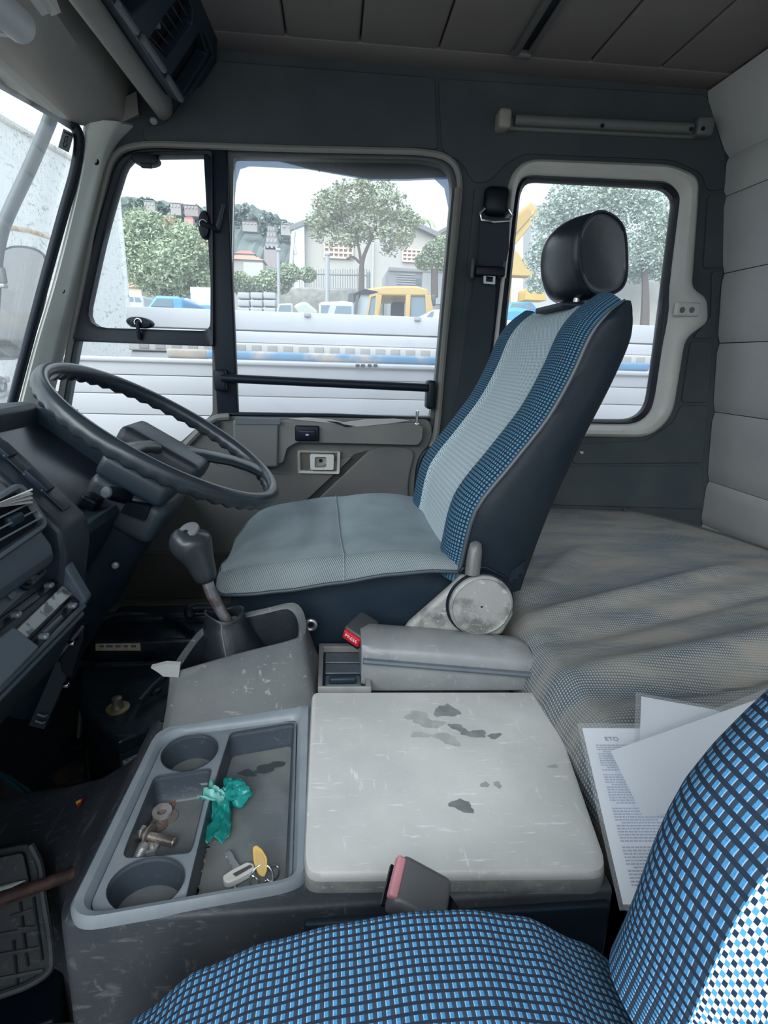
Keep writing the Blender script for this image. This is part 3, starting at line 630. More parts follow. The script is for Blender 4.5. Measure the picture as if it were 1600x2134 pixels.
def headrest(root):
    # rounded block: near side disc traced in profile, front pad bulging forward
    y0, y1 = 1.035, 1.225
    P = smooth_path([Y(a, b, 1.035) for a, b in ((1246, 438), (1276, 446), (1300, 474), (1307, 530), (1304, 588), (1282, 613), (1242, 616), (1216, 592), (1203, 540), (1206, 488), (1222, 454))], 4, True)
    c = sum(P, Vector()) / len(P); loops = []
    for t, k in ((0, .80), (-.012, .90), (0, .965), (.10, 1.0), (.3, 1.05), (.5, 1.07), (.7, 1.05), (.9, .99), (1.0, .93), (1.01, .8)):
        loops.append([Vector((c.x + (p.x - c.x) * k - (.012 * math.sin(PI * min(1, max(0, t))) if p.x < c.x else 0), y0 + (y1 - y0) * t, c.z + (p.z - c.z) * (k * .6 + .4 * min(k, 1.0)))) for p in P])
    o = obj('headrest', MB().loft(loops), M('headrest_vinyl', (.012, .018, .026), .30, bmp=.0006, bscale=70), root, angle=60)
    obj('stitched_seam', MB().tube([Vector((c.x + (p.x - c.x) * .955, y0 - .002, c.z + (p.z - c.z) * .955)) for p in P], .0028, 6, True), plastic_black, o)
    for yy in (1.09, 1.17): obj('headrest_post', MB().tube([Vector((c.x - .012, yy, c.z - .06)), Vector((c.x - .022, yy, c.z - .125))], .006, 10), steel, root)
    obj('post_collar', MB().rbox(Vector((c.x - .012, 1.13, c.z - .088)), (.085, .15, .012), .005), rubber, root)
    return o
# --- driver's seat
ds = thing('driver_seat', 'driver seat with plain grey cushion and tilted backrest in blue check and grey weave', 'seat', (.1, 1.13, 0), 'cab seats')
seat_back(ds, Vector((0, 0, 0)), .888, 1.372, .095, .11, check_far, weave_far, True)
headrest(ds)
ZB = [(-.21, .596), (-.169, .603), (-.08, .612), (.006, .625), (.10, .640), (.173, .646), (.27, .642)]
RISE = [(-.21, .030), (-.15, .038), (-.05, .040), (.05, .034), (.12, .030), (.20, .018), (.27, .012)]
YN = [(-.215, .99), (-.205, .92), (-.185, .892), (-.13, .884), (.27, .886)]; YF = [(-.215, 1.20), (-.205, 1.29), (-.18, 1.335), (-.13, 1.362), (-.05, 1.376), (.27, 1.376)]
NX = 40; NY = 36
def cush(a, b, sec):
    x = -.215 + .485 * a; zb = lerp_table(ZB, x); zt = zb + lerp_table(RISE, x); yn = lerp_table(YN, x); yf = lerp_table(YF, x)
    endd = math.sqrt(max(0, 1 - max(0, (-.155 - x) / .062) ** 2)); zt = zb + (zt - zb) * (.15 + .85 * endd)
    if sec == 'side':   # b 0..1 from the lower edge up over the near shoulder
        th = b * PI / 2; return Vector((x, yn + .034 - .034 * math.cos(th * .999), zb + (zt - zb) * math.sin(th)))
    yy = yn + .034 + (yf - .03 - yn - .034) * b; m = math.sin(PI * b)
    return Vector((x, yy, zt - .016 * m * (1 - .3 * m) - .008 * math.exp(-((x - .02) / .012) ** 2) * m))
mbt = MB(); mbt.grid(lambda a, b: cush(a, b, 'top'), NX, NY); obj('cushion_top', mbt, plain_grey, ds)
mbs = MB(); mbs.grid(lambda a, b: cush(a, b, 'side'), 60, 10, lambda a, b: (a * .485, b * .05)); obj('cushion_side', mbs, rib_cloth, ds)
mbf = MB()
def farside(a, b):
    x = -.215 + .485 * a; p = cush(a, 1, 'top'); zb = lerp_table(ZB, x) - .02; th = b * PI / 2
    return Vector((x, p.y + .03 * math.sin(th), zb + (p.z - zb) * math.cos(th)))
mbf.grid(farside, 30, 8); obj('cushion_side', mbf, plain_grey, ds)
obj('cushion_nose', MB().loft([[cush(0, 1 - k / 6, 'side') for k in range(6)] + [cush(0, k / 8, 'top') for k in range(9)] + [farside(0, k / 4) for k in range(1, 5)], [p + Vector((.03, 0, -.03)) for p in [cush(0, 1 - k / 6, 'side') for k in range(6)] + [cush(0, k / 8, 'top') for k in range(9)] + [farside(0, k / 4) for k in range(1, 5)]]]), plain_grey, ds)
obj('piping', MB().tube([cush(k / 40, 0, 'side') + Vector((0, -.001, -.002)) for k in range(41)], .0035, 8), M('cushion_piping', (.03, .045, .06), .5), ds)
sm = M('seam_thread', (.24, .28, .29), .7)
obj('seam', MB().tube([cush((.235 - .012 * b / 1) / .485, b, 'top') + Vector((0, 0, .0015)) for b in [k / 24 for k in range(25)]], .0017, 6), sm, ds)
obj('seam', MB().tube([cush(.235 / .485, b, 'side') + Vector((0, -.0008, .0008)) for b in [k / 8 for k in range(9)]], .0012, 6), sm, ds)
obj('sewn_label', MB().box(Vector((.04, 1.367, .640)), (.05, .012, .006)), M('label_cloth', (.28, .30, .30), .8), ds)
base = [Vector((-.17, 0, .04)), Vector((.30, 0, .04)), Vector((.33, 0, .62)), Vector((.20, 0, .64)), Vector((.0, 0, .622)), Vector((-.185, 0, .596)), Vector((-.19, 0, .50))]
obj('seat_base', MB().prism([p + Vector((0, .936, 0)) for p in base], (0, .42, 0)), plastic_navy, ds, bevel=.015)
worn = M('worn_recliner', (.27, .275, .265), .45, var=(.13, .135, .13), vscale=22, vlo=.5, vhi=.62, scratch=(.6, .6, .58), sscale=30, bmp=.0006, bscale=90)
hs = dz([(838, 1306), (850, 1290), (935, 1215), (958, 1192), (1000, 1190), (1052, 1222), (1064, 1270), (1040, 1312), (990, 1326), (842, 1322)], .885)
obj('recliner_housing', MB().prism(hs, (0, -.022, 0)), worn, ds, bevel=.008)
rc = Y(999, 1257, .862)
disc = obj('recliner_disc', MB().lathe([(.056, 0), (.056, .012), (.052, .016), (.050, .0135), (.002, .0150)], rc, (0, -1, 0), 40, True, False), worn, ds)
obj('disc_groove', MB().tube([rc + Vector((.057 * math.cos(k * PI / 20), -.002, .057 * math.sin(k * PI / 20))) for k in range(40)], .0035, 6, True), plastic_black, ds)
l0, l1 = Y(984, 1196, .850), Y(992, 1128, .862)
obj('recliner_lever', MB().loft([[c + Vector((w * math.cos(t), d * math.sin(t), 0)) for t in [k * PI / 6 for k in range(12)]] for c, w, d in ((l0, .013, .010), (l0.lerp(l1, .3), .0135, .010), (l0.lerp(l1, .7), .0125, .010), (l0.lerp(l1, .93), .010, .008), (l1, .004, .004))]), M('lever_grey', (.10, .105, .10), .35), ds)
obj('pivot_cover', MB().prism(dz([(952, 1192), (962, 1178), (1010, 1176), (1050, 1196), (1068, 1225), (1060, 1250), (1000, 1200)], .880), (0, -.008, 0)), plastic_black, ds, bevel=.003)
torn_pts = [Y(a, b, .878) for a, b in ((1066, 1190), (1096, 1168), (1090, 1180), (1092, 1195), (1080, 1196), (1080, 1208), (1070, 1206), (1064, 1222), (1058, 1210))]
obj('torn_hem', MB().prism(torn_pts, (0, .004, 0)), vinyl_dark, ds)
# --- passenger seat (foreground): same pattern of backrest, blue checked cushion
ps = thing('passenger_seat', 'passenger seat in bold blue check cloth filling the bottom right corner', 'seat', (.1, .03, 0), 'cab seats')
PO = Vector((-.016, 0, -.004))
seat_back(ps, PO, -.215, .268, .085, .075, check_near, weave_near, False)
PT = [(-.20, .47), (-.165, .515), (-.137, .548), (-.092, .590), (-.044, .612), (.003, .624), (.055, .631), (.094, .630), (.138, .620), (.186, .590), (.227, .556), (.255, .520), (.28, .49)]
def pc(a, b):
    x = -.20 + .48 * a; zt = lerp_table(PT, x); zb = .46
    if b < .5:   # top from the cab side towards the shoulder
        t = b / .5; y = -.20 + (.288 + .20) * t; return Vector((x, y, zt - .006 * math.cos(t * PI) * 0 + .004 * math.sin(t * PI) - .004 * max(0, t - .8) / .2))
    t = (b - .5) / .5; th = t * PI / 2; return Vector((x, .288 + .026 * math.sin(th), zb + (zt - .004 - zb) * math.cos(th)))
def pu(a, b):
    x = -.20 + .48 * a
    return (x * 1.03 + .2, (-.20 + .488 * b * 2) if b < .5 else (.288 + (b - .5) * 2 * .11))
mb = MB(); mb.grid(pc, 56, 64, pu); obj('cushion', mb, check_near, ps)
obj('cushion_piping', MB().tube([pc(k / 40, 1) for k in range(41)], .004, 8), M('piping', (.05, .065, .08), .4), ps)
obj('seat_base', MB().prism([p + Vector((-.03, -.17, -.14 if p.z > .1 else 0)) for p in base], (0, .43, 0)), plastic_navy, ps, bevel=.015)

# ================================================================== bunk
bk = thing('bunk_mattress', 'wide bunk mattress in dusty grey check cloth with folds behind the driver seat', 'mattress', (.7, 1.0, .4))
EDGE = smooth_path([(.352, 0, 1.02), (.326, 0, .90), (.318, 0, .80), (.322, 0, .62), (.328, 0, .45), (.335, 0, .2), (.34, 0, -.3)], 6)
def bunk_z(x, y):
    z = .548 + .006 * math.sin(x * 5 + y * 3)
    for (px, py, qx, qy, wd, h) in ((.36, .97, .62, 1.25, .030, .014), (.37, .90, .95, 1.12, .022, .016), (.40, .82, 1.05, 1.03, .018, -.012), (.36, .70, 1.0, .86, .030, .020), (.50, .66, 1.05, .78, .020, -.016), (.36, .60, .80, .68, .022, .012), (.34, 1.0, .5, 1.2, .02, .010)):
        dx, dy = qx - px, qy - py; L = math.hypot(dx, dy); t = ((x - px) * dx + (y - py) * dy) / L / L; d = abs((x - px) * dy - (y - py) * dx) / L
        if -.25 < t < 1.25: z += h * math.exp(-(d / wd) ** 2) * min(1, max(0, (1.25 - abs(2 * t - 1)) * 2))
    return z
def bunk_pt(a, b):
    y = -.3 + (1.675 + .3) * b
    x0 = .345 if y > 1.05 else lerp_table([(-.3, .335), (.45, .328), (.62, .322), (.80, .318), (.90, .324), (1.05, .345)], y)
    x1 = 1.245 - .17 * max(0, min(1, (y - 1.15) / .5)) ** 2 - .08
    if a < .12: th = (a / .12) * PI / 2; x = x0 - .004 + .05 * (1 - math.cos(th)) * 1; z = .42 + (bunk_z(x0 + .05, y) - .42) * math.sin(th); return Vector((x, y, z))
    if a > .92: th = (a - .92) / .08 * PI / 2; x = x1 - .03 + .03 * math.sin(th); z = .42 + (bunk_z(x1 - .03, y) - .42) * math.cos(th); return Vector((x, y, z))
    x = x0 + .046 + (x1 - .03 - x0 - .046) * (a - .12) / .80
    fy = max(0, (y - 1.64) / .035); return Vector((x, y, bunk_z(x, y) - .03 * fy * fy))
mb = MB(); mb.grid(bunk_pt, 90, 130, lambda a, b: (a * 1.0, b * 1.98)); obj('cover', mb, bunk_cloth, bk)
obj('piping', MB().tube([bunk_pt(.925, .5 + k / 60) + Vector((.004, 0, 0)) for k in range(31)], .005, 8), M('bunk_piping', (.06, .065, .065), .6), bk)
tag(obj('bunk_base', MB().box((.78, .68, .205), (.86, 1.96, .41)), plastic_navy), 'dark base box carrying the bunk mattress behind the seats', 'bunk base')  # closed box serving as the base of the bunk

# ================================================================== engine cover and console
def sec(x, y0, y1, z, r0=.03, r1=.03, zb=0.0, flare=.03, pit=0):
    L = [(y0 - flare, zb), (y0 - flare * .4, z * .5), (y0, z - r0)]
    for k in range(1, 6): th = k / 5 * PI / 2; L.append((y0 + r0 * (1 - math.cos(th)), z - r0 + r0 * math.sin(th)))
    ya, yb = (.437 + .021 * (x + .252) / .202) if pit else y0 + max(r0 + .001, .006), .742 - .012 if pit else y1 - max(r1 + .004, .03)
    L += [(ya, z), (ya + .002, z - pit), (yb - .002, z - pit), (yb, z)]
    for k in range(0, 6): th = k / 5 * PI / 2; L.append((y1 - r1 + r1 * math.sin(th), z - r1 + r1 * math.cos(th)))
    L += [(y1, zb)]
    return [Vector((x, a, b)) for a, b in L]
TZ = .462
eng = thing('engine_cover', 'dark grey moulded engine cover between the seats carrying the console', 'engine cover', (0, .6, 0))
S_ = [sec(-.95, .69, .84, .215, .05, .05), sec(-.70, .69, .85, .225, .05, .05), sec(-.56, .69, .868, .245, .05, .04), sec(-.46, .685, .865, .262, .05, .04), sec(-.40, .66, .855, .285, .04, .04), sec(-.34, .605, .835, .335, .03, .04), sec(-.30, .53, .80, .385, .02, .03), sec(-.280, .462, .772, .440, .012, .02), sec(-.264, .434, .758, .458, .008, .012), sec(-.258, .431, .745, .4605, .006, .01), sec(-.2524, .431, .745, .4605, .006, .01), sec(-.2520, .431, .745, .4605, .006, .01, pit=.085), sec(-.050, .431, .765, .4605, .006, .01, pit=.085), sec(-.0495, .431, .765, .4605, .006, .01), sec(.02, .431, .86, .4605, .006, .01), sec(.30, .431, .90, .4605, .006, .01), sec(.305, .431, .90, .30, .006, .01)]
obj('cover_shell', MB().loft(S_), console_dark, eng, angle=55)
tag(obj('carpet_step', MB().rbox((.02, .21, .148), (.72, .50, .296), .02), carpet), 'pale grey carpeted step under the console and passenger seat', 'step', kind='structure')
scf = M('scuff_patch', (.10, .105, .10), .6, var=(.17, .165, .15), vscale=40, scratch=(.4, .38, .34), sscale=30)
obj('side_panel_shade', MB().rbox((.135, .428, .375), (.325, .010, .145), .004), plastic_navy, eng)  # navy panel on the console side; its dark colour paints the gap's shadow
# --- storage tray: a moulded plate with wells
def Zs(pts, z): return [Z(a, b, z) for a, b in pts]
tr = thing('storage_tray', 'blue grey moulded console tray with two cup holders and two long wells', 'tray', Z(400, 1700, TZ))
T_out = fillet(Zs([(328, 1526), (648, 1474), (640, 1836), (606, 1858), (166, 1937), (143, 1905)], TZ), [.03, .01, .01, .02, .02, .01])
T_in = fillet(Zs([(346, 1539), (618, 1503), (608, 1830), (592, 1842), (205, 1911), (188, 1890)], TZ - .002), [.03, .012, .01, .015, .02, .01])
obj('rim', MB().loft([[p + Vector((0, 0, -.004)) for p in T_out], [p + Vector((0, 0, .006)) for p in T_out], [p * .8 + q * .2 + Vector((0, 0, .011)) for p, q in zip(T_out, T_in)], [p * .35 + q * .65 + Vector((0, 0, .010)) for p, q in zip(T_out, T_in)], [p * .1 + q * .9 + Vector((0, 0, .004)) for p, q in zip(T_out, T_in)], [q + Vector((0, 0, -.012)) for q in T_in]], True, False, False), plastic_tray, tr)
DK = TZ + .001
def circ(c, r, n=36, ry=None): return [c + Vector((r * math.cos(k * 2 * PI / n), (ry or r) * math.sin(k * 2 * PI / n), 0)) for k in range(n)]
c1 = Z(395, 1570, DK); r1 = (Z(455, 1562, DK) - Z(337, 1580, DK)).length / 2
ry1 = (Z(395, 1533, DK).y - Z(395, 1608, DK).y) / 2; c1.y = (Z(395, 1533, DK).y + Z(395, 1608, DK).y) / 2
c2 = Z(303, 1848, DK); ya_, yb_ = Z(303, 1902, DK).y, Z(303, 1790, DK).y; c2.y = (ya_ + yb_) / 2; ry2 = (yb_ - ya_) / 2; r2 = (Z(383, 1836, DK) - Z(222, 1862, DK)).length / 2
w1 = fillet(Zs([(322, 1622), (440, 1605), (398, 1776), (388, 1780), (258, 1790), (262, 1770)], DK), .008, 4)
w2 = fillet(Zs([(480, 1532), (612, 1510), (608, 1600), (598, 1838), (388, 1884), (392, 1860), (440, 1660)], DK), .008, 4)
obj('deck', MB().plate([p + Vector((0, 0, .001)) for p in T_in], [circ(c1, r1, 36, ry1), circ(c2, r2, 36, ry2), w1, w2], (0, 0, -.004)), plastic_tray, tr)
def well(name, loop, depth, shrink, mat_w, mat_f, kindname):
    cc = sum(loop, Vector()) / len(loop)
    low = [cc + (p - cc) * shrink + Vector((0, 0, -depth)) for p in loop]; lo2 = [cc + (p - cc) * (shrink * .97) + Vector((0, 0, -depth - .002)) for p in loop]
    w = obj(name, MB().loft([[p + Vector((0, 0, .0025)) for p in [cc + (q - cc) * 1.02 for q in loop]], [p + Vector((0, 0, .0015)) for p in loop], [p + Vector((0, 0, -.004)) for p in loop], low, lo2], True, False, False), mat_w, tr)
    obj(kindname, MB().prism(lo2, (0, 0, -.002)), mat_f, w); return w
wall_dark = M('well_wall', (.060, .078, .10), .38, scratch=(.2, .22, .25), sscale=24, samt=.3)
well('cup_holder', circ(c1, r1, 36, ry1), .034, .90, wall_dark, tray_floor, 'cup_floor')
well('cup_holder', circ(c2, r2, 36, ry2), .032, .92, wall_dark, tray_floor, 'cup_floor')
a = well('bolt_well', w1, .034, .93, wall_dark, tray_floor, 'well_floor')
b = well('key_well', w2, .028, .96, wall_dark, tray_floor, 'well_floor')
FL1 = DK - .036; FL2 = DK - .030
obj('moulded_rib', MB().box(Z(394, 1634, DK - .018), (.06, .003, .003)), M('rib_light', (.3, .33, .36), .4), a)
# --- padded console lid
PZ = .486
LID = [(650, 1441), (1120, 1441), (1150, 1470), (1262, 1790), (1255, 1815), (640, 1820), (634, 1780)]
lid = thing('console_lid', 'large scuffed pale grey console lid with dark wet stains', 'lid', Z(900, 1640, PZ))
l0 = fillet(Zs(LID, PZ), [.012, .012, .01, .01, .015, .015, .01], 4); cc = sum(l0, Vector()) / len(l0)
f = lambda s, d: [cc + (p - cc) * s + Vector((0, 0, d)) for p in l0]
obj('lid_edge', MB().loft([f(1.0, -.030), f(1.006, -.026), f(1.008, -.014), f(1.003, -.011)]), M('worn_edge', (.24, .25, .245), .5, var=(.34, .35, .34), vscale=40, scratch=(.6, .61, .6), sscale=26, samt=.7, bmp=.0008, bscale=120), lid, angle=50)
obj('lid_body', MB().loft([f(1.0, -.012), f(1.003, -.008), f(.994, -.0015), f(.975, 0)]), pad_mat, lid, angle=50)
obj('lid_seam', MB().tube(f(1.006, -.0285), .002, 6, True), plastic_mid, lid)
stain = M('wet_stain', (.20, .22, .225), .35, var=(.30, .32, .32), vscale=50); stain2 = M('dry_stain', (.38, .395, .385), .45, var=(.48, .49, .475), vscale=60)
def blob(px, rr, seed, mat=stain, k=20, ang=0, asp=.6, name='stain', par=lid, zz=PZ):
    rnd = random.Random(seed); c = Z(px[0], px[1], zz); L = []; ph = [rnd.random() * 6.28 for _ in range(4)]
    for i in range(k):
        t = i * 2 * PI / k; r = rr * (1 + .22 * math.sin(2 * t + ph[0]) + .16 * math.sin(3 * t + ph[1]) + .12 * math.sin(5 * t + ph[2]) + .08 * math.sin(8 * t + ph[3]))
        x, y = r * math.cos(t), r * asp * math.sin(t); L.append(c + Vector((x * math.cos(ang) - y * math.sin(ang), x * math.sin(ang) + y * math.cos(ang), .0002 + seed * .00002)))
    obj(name, MB().prism(L, (0, 0, .0002)), mat, par)
blob((930, 1482), .016, 3, asp=1.1); blob((872, 1496), .020, 5, stain2, asp=.7); blob((900, 1510), .016, 8, stain2); blob((955, 1518), .014, 11, ang=-.5, asp=.55); blob((930, 1540), .018, 12, stain2, ang=-.4)
blob((990, 1530), .015, 14, ang=-.2, asp=.6); blob((1030, 1534), .010, 15, asp=.55); blob((875, 1532), .012, 16, stain2); blob((962, 1680), .013, 17, stain, asp=.75); blob((1010, 1636), .005, 18, stain2, asp=1); blob((1036, 1636), .005, 19, stain2, asp=1); blob((1152, 1598), .006, 21, stain2)
blob((560, 1600), .020, 31, M('tray_stain', (.07, .085, .095), .4), ang=.2, asp=.45, par=b, zz=FL2 + .0005); blob((515, 1612), .012, 33, M('tray_stain', (.07, .085, .095), .4), asp=.5, par=b, zz=FL2 + .0005)
# --- gear lever housing
gs = thing('gear_housing', 'scuffed grey gear lever housing with flared open top and torn front corner', 'gear housing', (-.12, .8, .45))
near = [Y(352, 1408, .752), Y(372, 1402, .755), Y(430, 1385, .765), Y(500, 1365, .772), Y(560, 1350, .778), Y(610, 1337, .785), Y(636, 1322, .80)]
far = [Y(372, 1372, .79), Y(410, 1322, .835), Y(440, 1302, .855), Y(500, 1282, .868), Y(560, 1268, .872), Y(612, 1258, .872), Y(634, 1282, .85)]
rim = near + list(reversed(far)); rim = smooth_path(rim, 3, True)
cr_ = sum(rim, Vector()) / len(rim)
inn = [cr_ + (p - cr_) * .88 + Vector((0, 0, -.004)) for p in rim]
low = []
bt = smooth_path([Z(338, 1530, TZ + .004), Z(350, 1528, TZ + .004), Z(430, 1515, TZ + .004), Z(500, 1503, TZ + .004), Z(575, 1490, TZ + .004), Z(640, 1479, TZ + .004), Z(660, 1462, TZ + .004)] + [Vector((-.015, .88, TZ)), Vector((-.03, .895, TZ - .05)), Vector((-.08, .90, TZ - .08)), Vector((-.15, .90, TZ - .1)), Vector((-.205, .89, TZ - .10)), Vector((-.235, .85, TZ - .06)), Vector((-.245, .80, TZ - .02))], 3, True)
mid_ = [a.lerp(b, .5) + Vector((0, 0, -.008)) for a, b in zip(rim, bt)]
deep = [cr_ + (p - cr_) * .80 + Vector((0, 0, -.075)) for p in rim]
obj('housing_shell', MB().loft([bt, mid_, [p.lerp(m, .12) + Vector((0, 0, -.004)) for p, m in zip(rim, mid_)], [p + Vector((0, 0, .002)) for p in rim], [p.lerp(i, .5) + Vector((0, 0, .004)) for p, i in zip(rim, inn)], inn], True, False, False), console_mat, gs, angle=60)
boot_v = M('boot_vinyl', (.016, .022, .029), .42, bmp=.0015, bscale=55)
obj('inner_lining', MB().loft([[p + Vector((0, 0, .001)) for p in inn], [a.lerp(b, .5) + Vector((.002 * math.sin(k * 1.3), .003 * math.cos(k * 1.7), 0)) for k, (a, b) in enumerate(zip(inn, deep))], deep], True, False, True), boot_v, gs, angle=60)
obj('torn_corner', MB().prism([Y(a, b, .748) for a, b in ((314, 1392), (346, 1384), (375, 1386), (372, 1412), (340, 1410), (330, 1402))], (0, .006, .002)), M('torn_grey', (.46, .47, .46), .6), gs)
# --- gear lever
gl = thing('gear_lever', 'grey pear shaped gear knob on a bent steel rod with leather boot', 'gear lever', Y(478, 1330, .84))
kn = [Y(a, b, .84) for a, b in ((388, 1108), (397, 1122), (405, 1145), (414, 1172), (423, 1200), (430, 1216))]
kb = Y(392, 1132, .84)
KM = M('knob_grey', (.028, .035, .042), .3, bmp=.0002, bscale=500)
ax = (kn[0] - kn[-1]).normalized()
kp = [Y(433, 1216, .84), Y(424, 1190, .84), Y(415, 1165, .84), Y(404, 1145, .84), Y(395, 1127, .84), Y(392, 1112, .84), Y(393, 1102, .84)]
obj('knob', MB().tube(kp, [.0165, .020, .0225, .031, .0345, .028, .016], 24), KM, gl, sub=1)
obj('knob_cap', MB().lathe([(.017, 0), (.016, .003), (.010, .004), (.0005, .004)], Y(394, 1106, .835), (-.25, -.45, .86), 24), M('cap_grey', (.14, .15, .16), .4), gl)
obj('cap_mark', MB().lathe([(.004, 0), (.0035, .001), (.0005, .001)], Y(386, 1108, .828), (-.25, -.45, .86), 12), plastic_black, gl)
obj('rod', MB().tube(smooth_path([Y(432, 1212, .84), Y(440, 1236, .84), Y(452, 1258, .84), Y(470, 1290, .84), Y(478, 1310, .84)], 4), .0095, 12), M('worn_rod', (.14, .11, .11), .35, .6, var=(.32, .33, .35), vscale=40), gl)
bl_ = []
for (a, b, rx, ry) in ((466, 1276, .031, .024), (468, 1284, .030, .023), (470, 1300, .034, .028), (476, 1325, .039, .034), (484, 1350, .048, .042), (490, 1372, .056, .048)):
    c = Y(a, b, .84); bl_.append([c + Vector((rx * math.cos(t) * (1 + .06 * math.sin(5 * t + b)), ry * math.sin(t) * (1 + .05 * math.cos(4 * t)), .006 * math.sin(t * 2 + .8) * (1 if b < 1290 else 0))) for t in [k * 2 * PI / 28 for k in range(28)]])
bt_o = obj('boot', MB().loft(bl_, True, False, False), boot_v, gl, solid=.002)
bp = [l[21] + Vector((0, -.0015, 0)) for l in bl_]
obj('boot_stitching', MB().tube(bp, .0016, 6), M('stitch', (.13, .15, .17), .6), bt_o)
# --- ashtray / coin panel
ap = thing('ashtray_panel', 'narrow grey ashtray panel with three cells beside the armrest box', 'ashtray panel', Y(715, 1390, .83))
AZ = .492
fr = Zs([(664, 1340), (764, 1340), (774, 1432), (662, 1432)], AZ)
obj('frame', MB().plate(fr, [Zs([(674, 1347), (756, 1347), (762, 1428), (672, 1428)], AZ)], (0, 0, -.03)), M('panel_dusty', (.20, .21, .205), .5, var=(.27, .27, .26), vscale=20), ap, bevel=.002)
obj('well', MB().prism(Zs([(674, 1347), (756, 1347), (762, 1428), (672, 1428)], AZ - .012), (0, 0, -.01)), plastic_navy, ap)
for (y0, y1) in ((1360, 1380), (1383, 1402), (1407, 1427)):
    obj('cell', MB().prism(Zs([(678, y0), (750, y0), (753, y1), (677, y1)], AZ - .008), (0, 0, -.004)), plastic_mid, ap, bevel=.002)
obj('thumb_lip', MB().rbox(Z(714, 1417, AZ - .002), (.045, .010, .012), .004), plastic_navy, ap)
# --- armrest box
ar = thing('armrest_box', 'grey padded armrest box lid beside the driver seat', 'armrest box', Y(940, 1390, .84))
loops = []
for x in [.048 + k * .29 / 16 for k in range(17)]:
    t = (x - .048) / .29; yn = .792 - .012 * t; yf = .885 - .015 * t; zt = .556 - .016 * t - .010 * t * t; e = .006 if t in (0, 1) else 0
    loops.append([Vector((x, yn + e, .47)), Vector((x, yn + e, zt - .020)), Vector((x, yn + .006 + e, zt - .008)), Vector((x, yn + .022, zt - e)), Vector((x, (yn + yf) / 2, zt + .004 - e)), Vector((x, yf - .02, zt - e)), Vector((x, yf, zt - .012)), Vector((x, yf, .47))])
obj('padded_lid', MB().loft(loops), M('armrest_vinyl', (.20, .215, .22), .38, var=(.26, .275, .28), vscale=9, scratch=(.4, .42, .44), sscale=16, samt=.4, bmp=.0004, bscale=120), ar)
obj('lid_lip', MB().tube([Vector((.05 + k * .28 / 12, .787 - .012 * k / 12, .528 - .026 * k / 12)) for k in range(13)], .005, 8), plastic_mid, ar)

# ================================================================== dashboard
da = thing('dashboard', 'dark grey truck dashboard with instrument hood, air vent and slider controls at left', 'dashboard', (-.6, .8, .6))
def xz(poly, y0, y1): return MB().prism([Vector((a, y0, b)) for a, b in poly], (0, y1 - y0, 0))
dash_m = M('dash_plastic', (.022, .033, .046), .42, bmp=.0006, bscale=220, var=(.032, .044, .058), vscale=7, spec=.4)
obj('lower_body', xz([(-.93, .46), (-.52, .46), (-.405, .555), (-.362, .634), (-.368, .645), (-.416, .709), (-.45, .735), (-.93, .735)], -.4, .765), dash_m, da, bevel=.004)
vb = xz([(-.93, .715), (-.385, .715), (-.372, .728), (-.374, .748), (-.414, .822), (-.428, .838), (-.46, .846), (-.93, .846)], -.4, .735)
obj('vent_housing', vb, M('vent_housing', (.080, .10, .125), .36, bmp=.0006, bscale=160), da, bevel=.012)
obj('side_body', xz([(-.93, .90), (-.515, .90), (-.468, .868), (-.390, .780), (-.372, .758), (-.372, .72), (-.40, .585), (-.93, .585)], .758, .842), dash_m, da, bevel=.008)
obj('cluster_body', xz([(-.93, .80), (-.64, .866), (-.46, .726), (-.43, .716), (-.405, .722), (-.400, .708), (-.44, .64), (-.50, .55), (-.93, .5)], .84, 1.205), plastic_navy, da, bevel=.003)
obj('cluster_glass', MB().prism([Vector((-.612, .845, .851)), Vector((-.612, 1.20, .851)), Vector((-.455, 1.20, .728)), Vector((-.455, .845, .728))], (.002, 0, .003)), M('cluster_glass', (.008, .014, .026), .22, var=(.016, .025, .038), vscale=9, spec=.3), da)
obj('cluster_reflection', MB().prism([PLN(a, b, Vector((-.609, 1, .8495)), Vector((.614, 0, .789))) for a, b in ((60, 964), (148, 1018), (132, 1024), (46, 970))], (.0006, 0, .0008)), M('reflected_card', (.16, .19, .22), .3), da)  # pale sheet painting a paper's reflection on the instrument glass
obj('instrument_hood', xz([(-.605, .838), (-.606, .882), (-.612, .890), (-.635, .894), (-.93, .87), (-.93, .80)], .80, 1.213), dash_m, da, bevel=.003)
ck = [Y(a, b, 1.20) for a, b in ((112, 846), (132, 850), (190, 896), (250, 944), (282, 972), (286, 1000))]
obj('hood_cheek', MB().prism(ck + [Vector((-.46, 1.20, .62)), Vector((-.50, 1.20, .52)), Vector((-.93, 1.20, .5)), Vector((-.93, 1.20, .87))], (0, .014, 0)), plastic_navy, da, bevel=.004)
obj('dash_end', xz([(-.93, .74), (-.66, .74), (-.56, .70), (-.48, .66), (-.47, .60), (-.52, .50), (-.93, .5)], 1.216, 1.66), plastic_navy, da, bevel=.02)
obj('lip_bead', MB().tube([(-.362, -.4, .641), (-.362, .768, .641)], .0042, 8), plastic_mid, da)
obj('lip_bead', MB().tube([(-.366, -.4, .628), (-.366, .768, .628)], .004, 8), plastic_mid, da)
obj('end_cheek', MB().loft([[Y(a, b, .762) for a, b in ((98, 1116), (110, 1132), (180, 1252), (172, 1266), (150, 1300), (40, 1240), (66, 1160))], [Y(a, b, .762) + Vector((0, .022, 0)) for a, b in ((98, 1116), (110, 1132), (180, 1252), (172, 1266), (150, 1300), (40, 1240), (66, 1160))]]), M('vent_housing', (0, 0, 0)), da, bevel=.004)
obj('cheek_bead', MB().tube([Y(98, 1117, .768), Y(110, 1134, .768), Y(174, 1248, .768), Y(170, 1258, .768)], .0055, 8), plastic_mid, da)
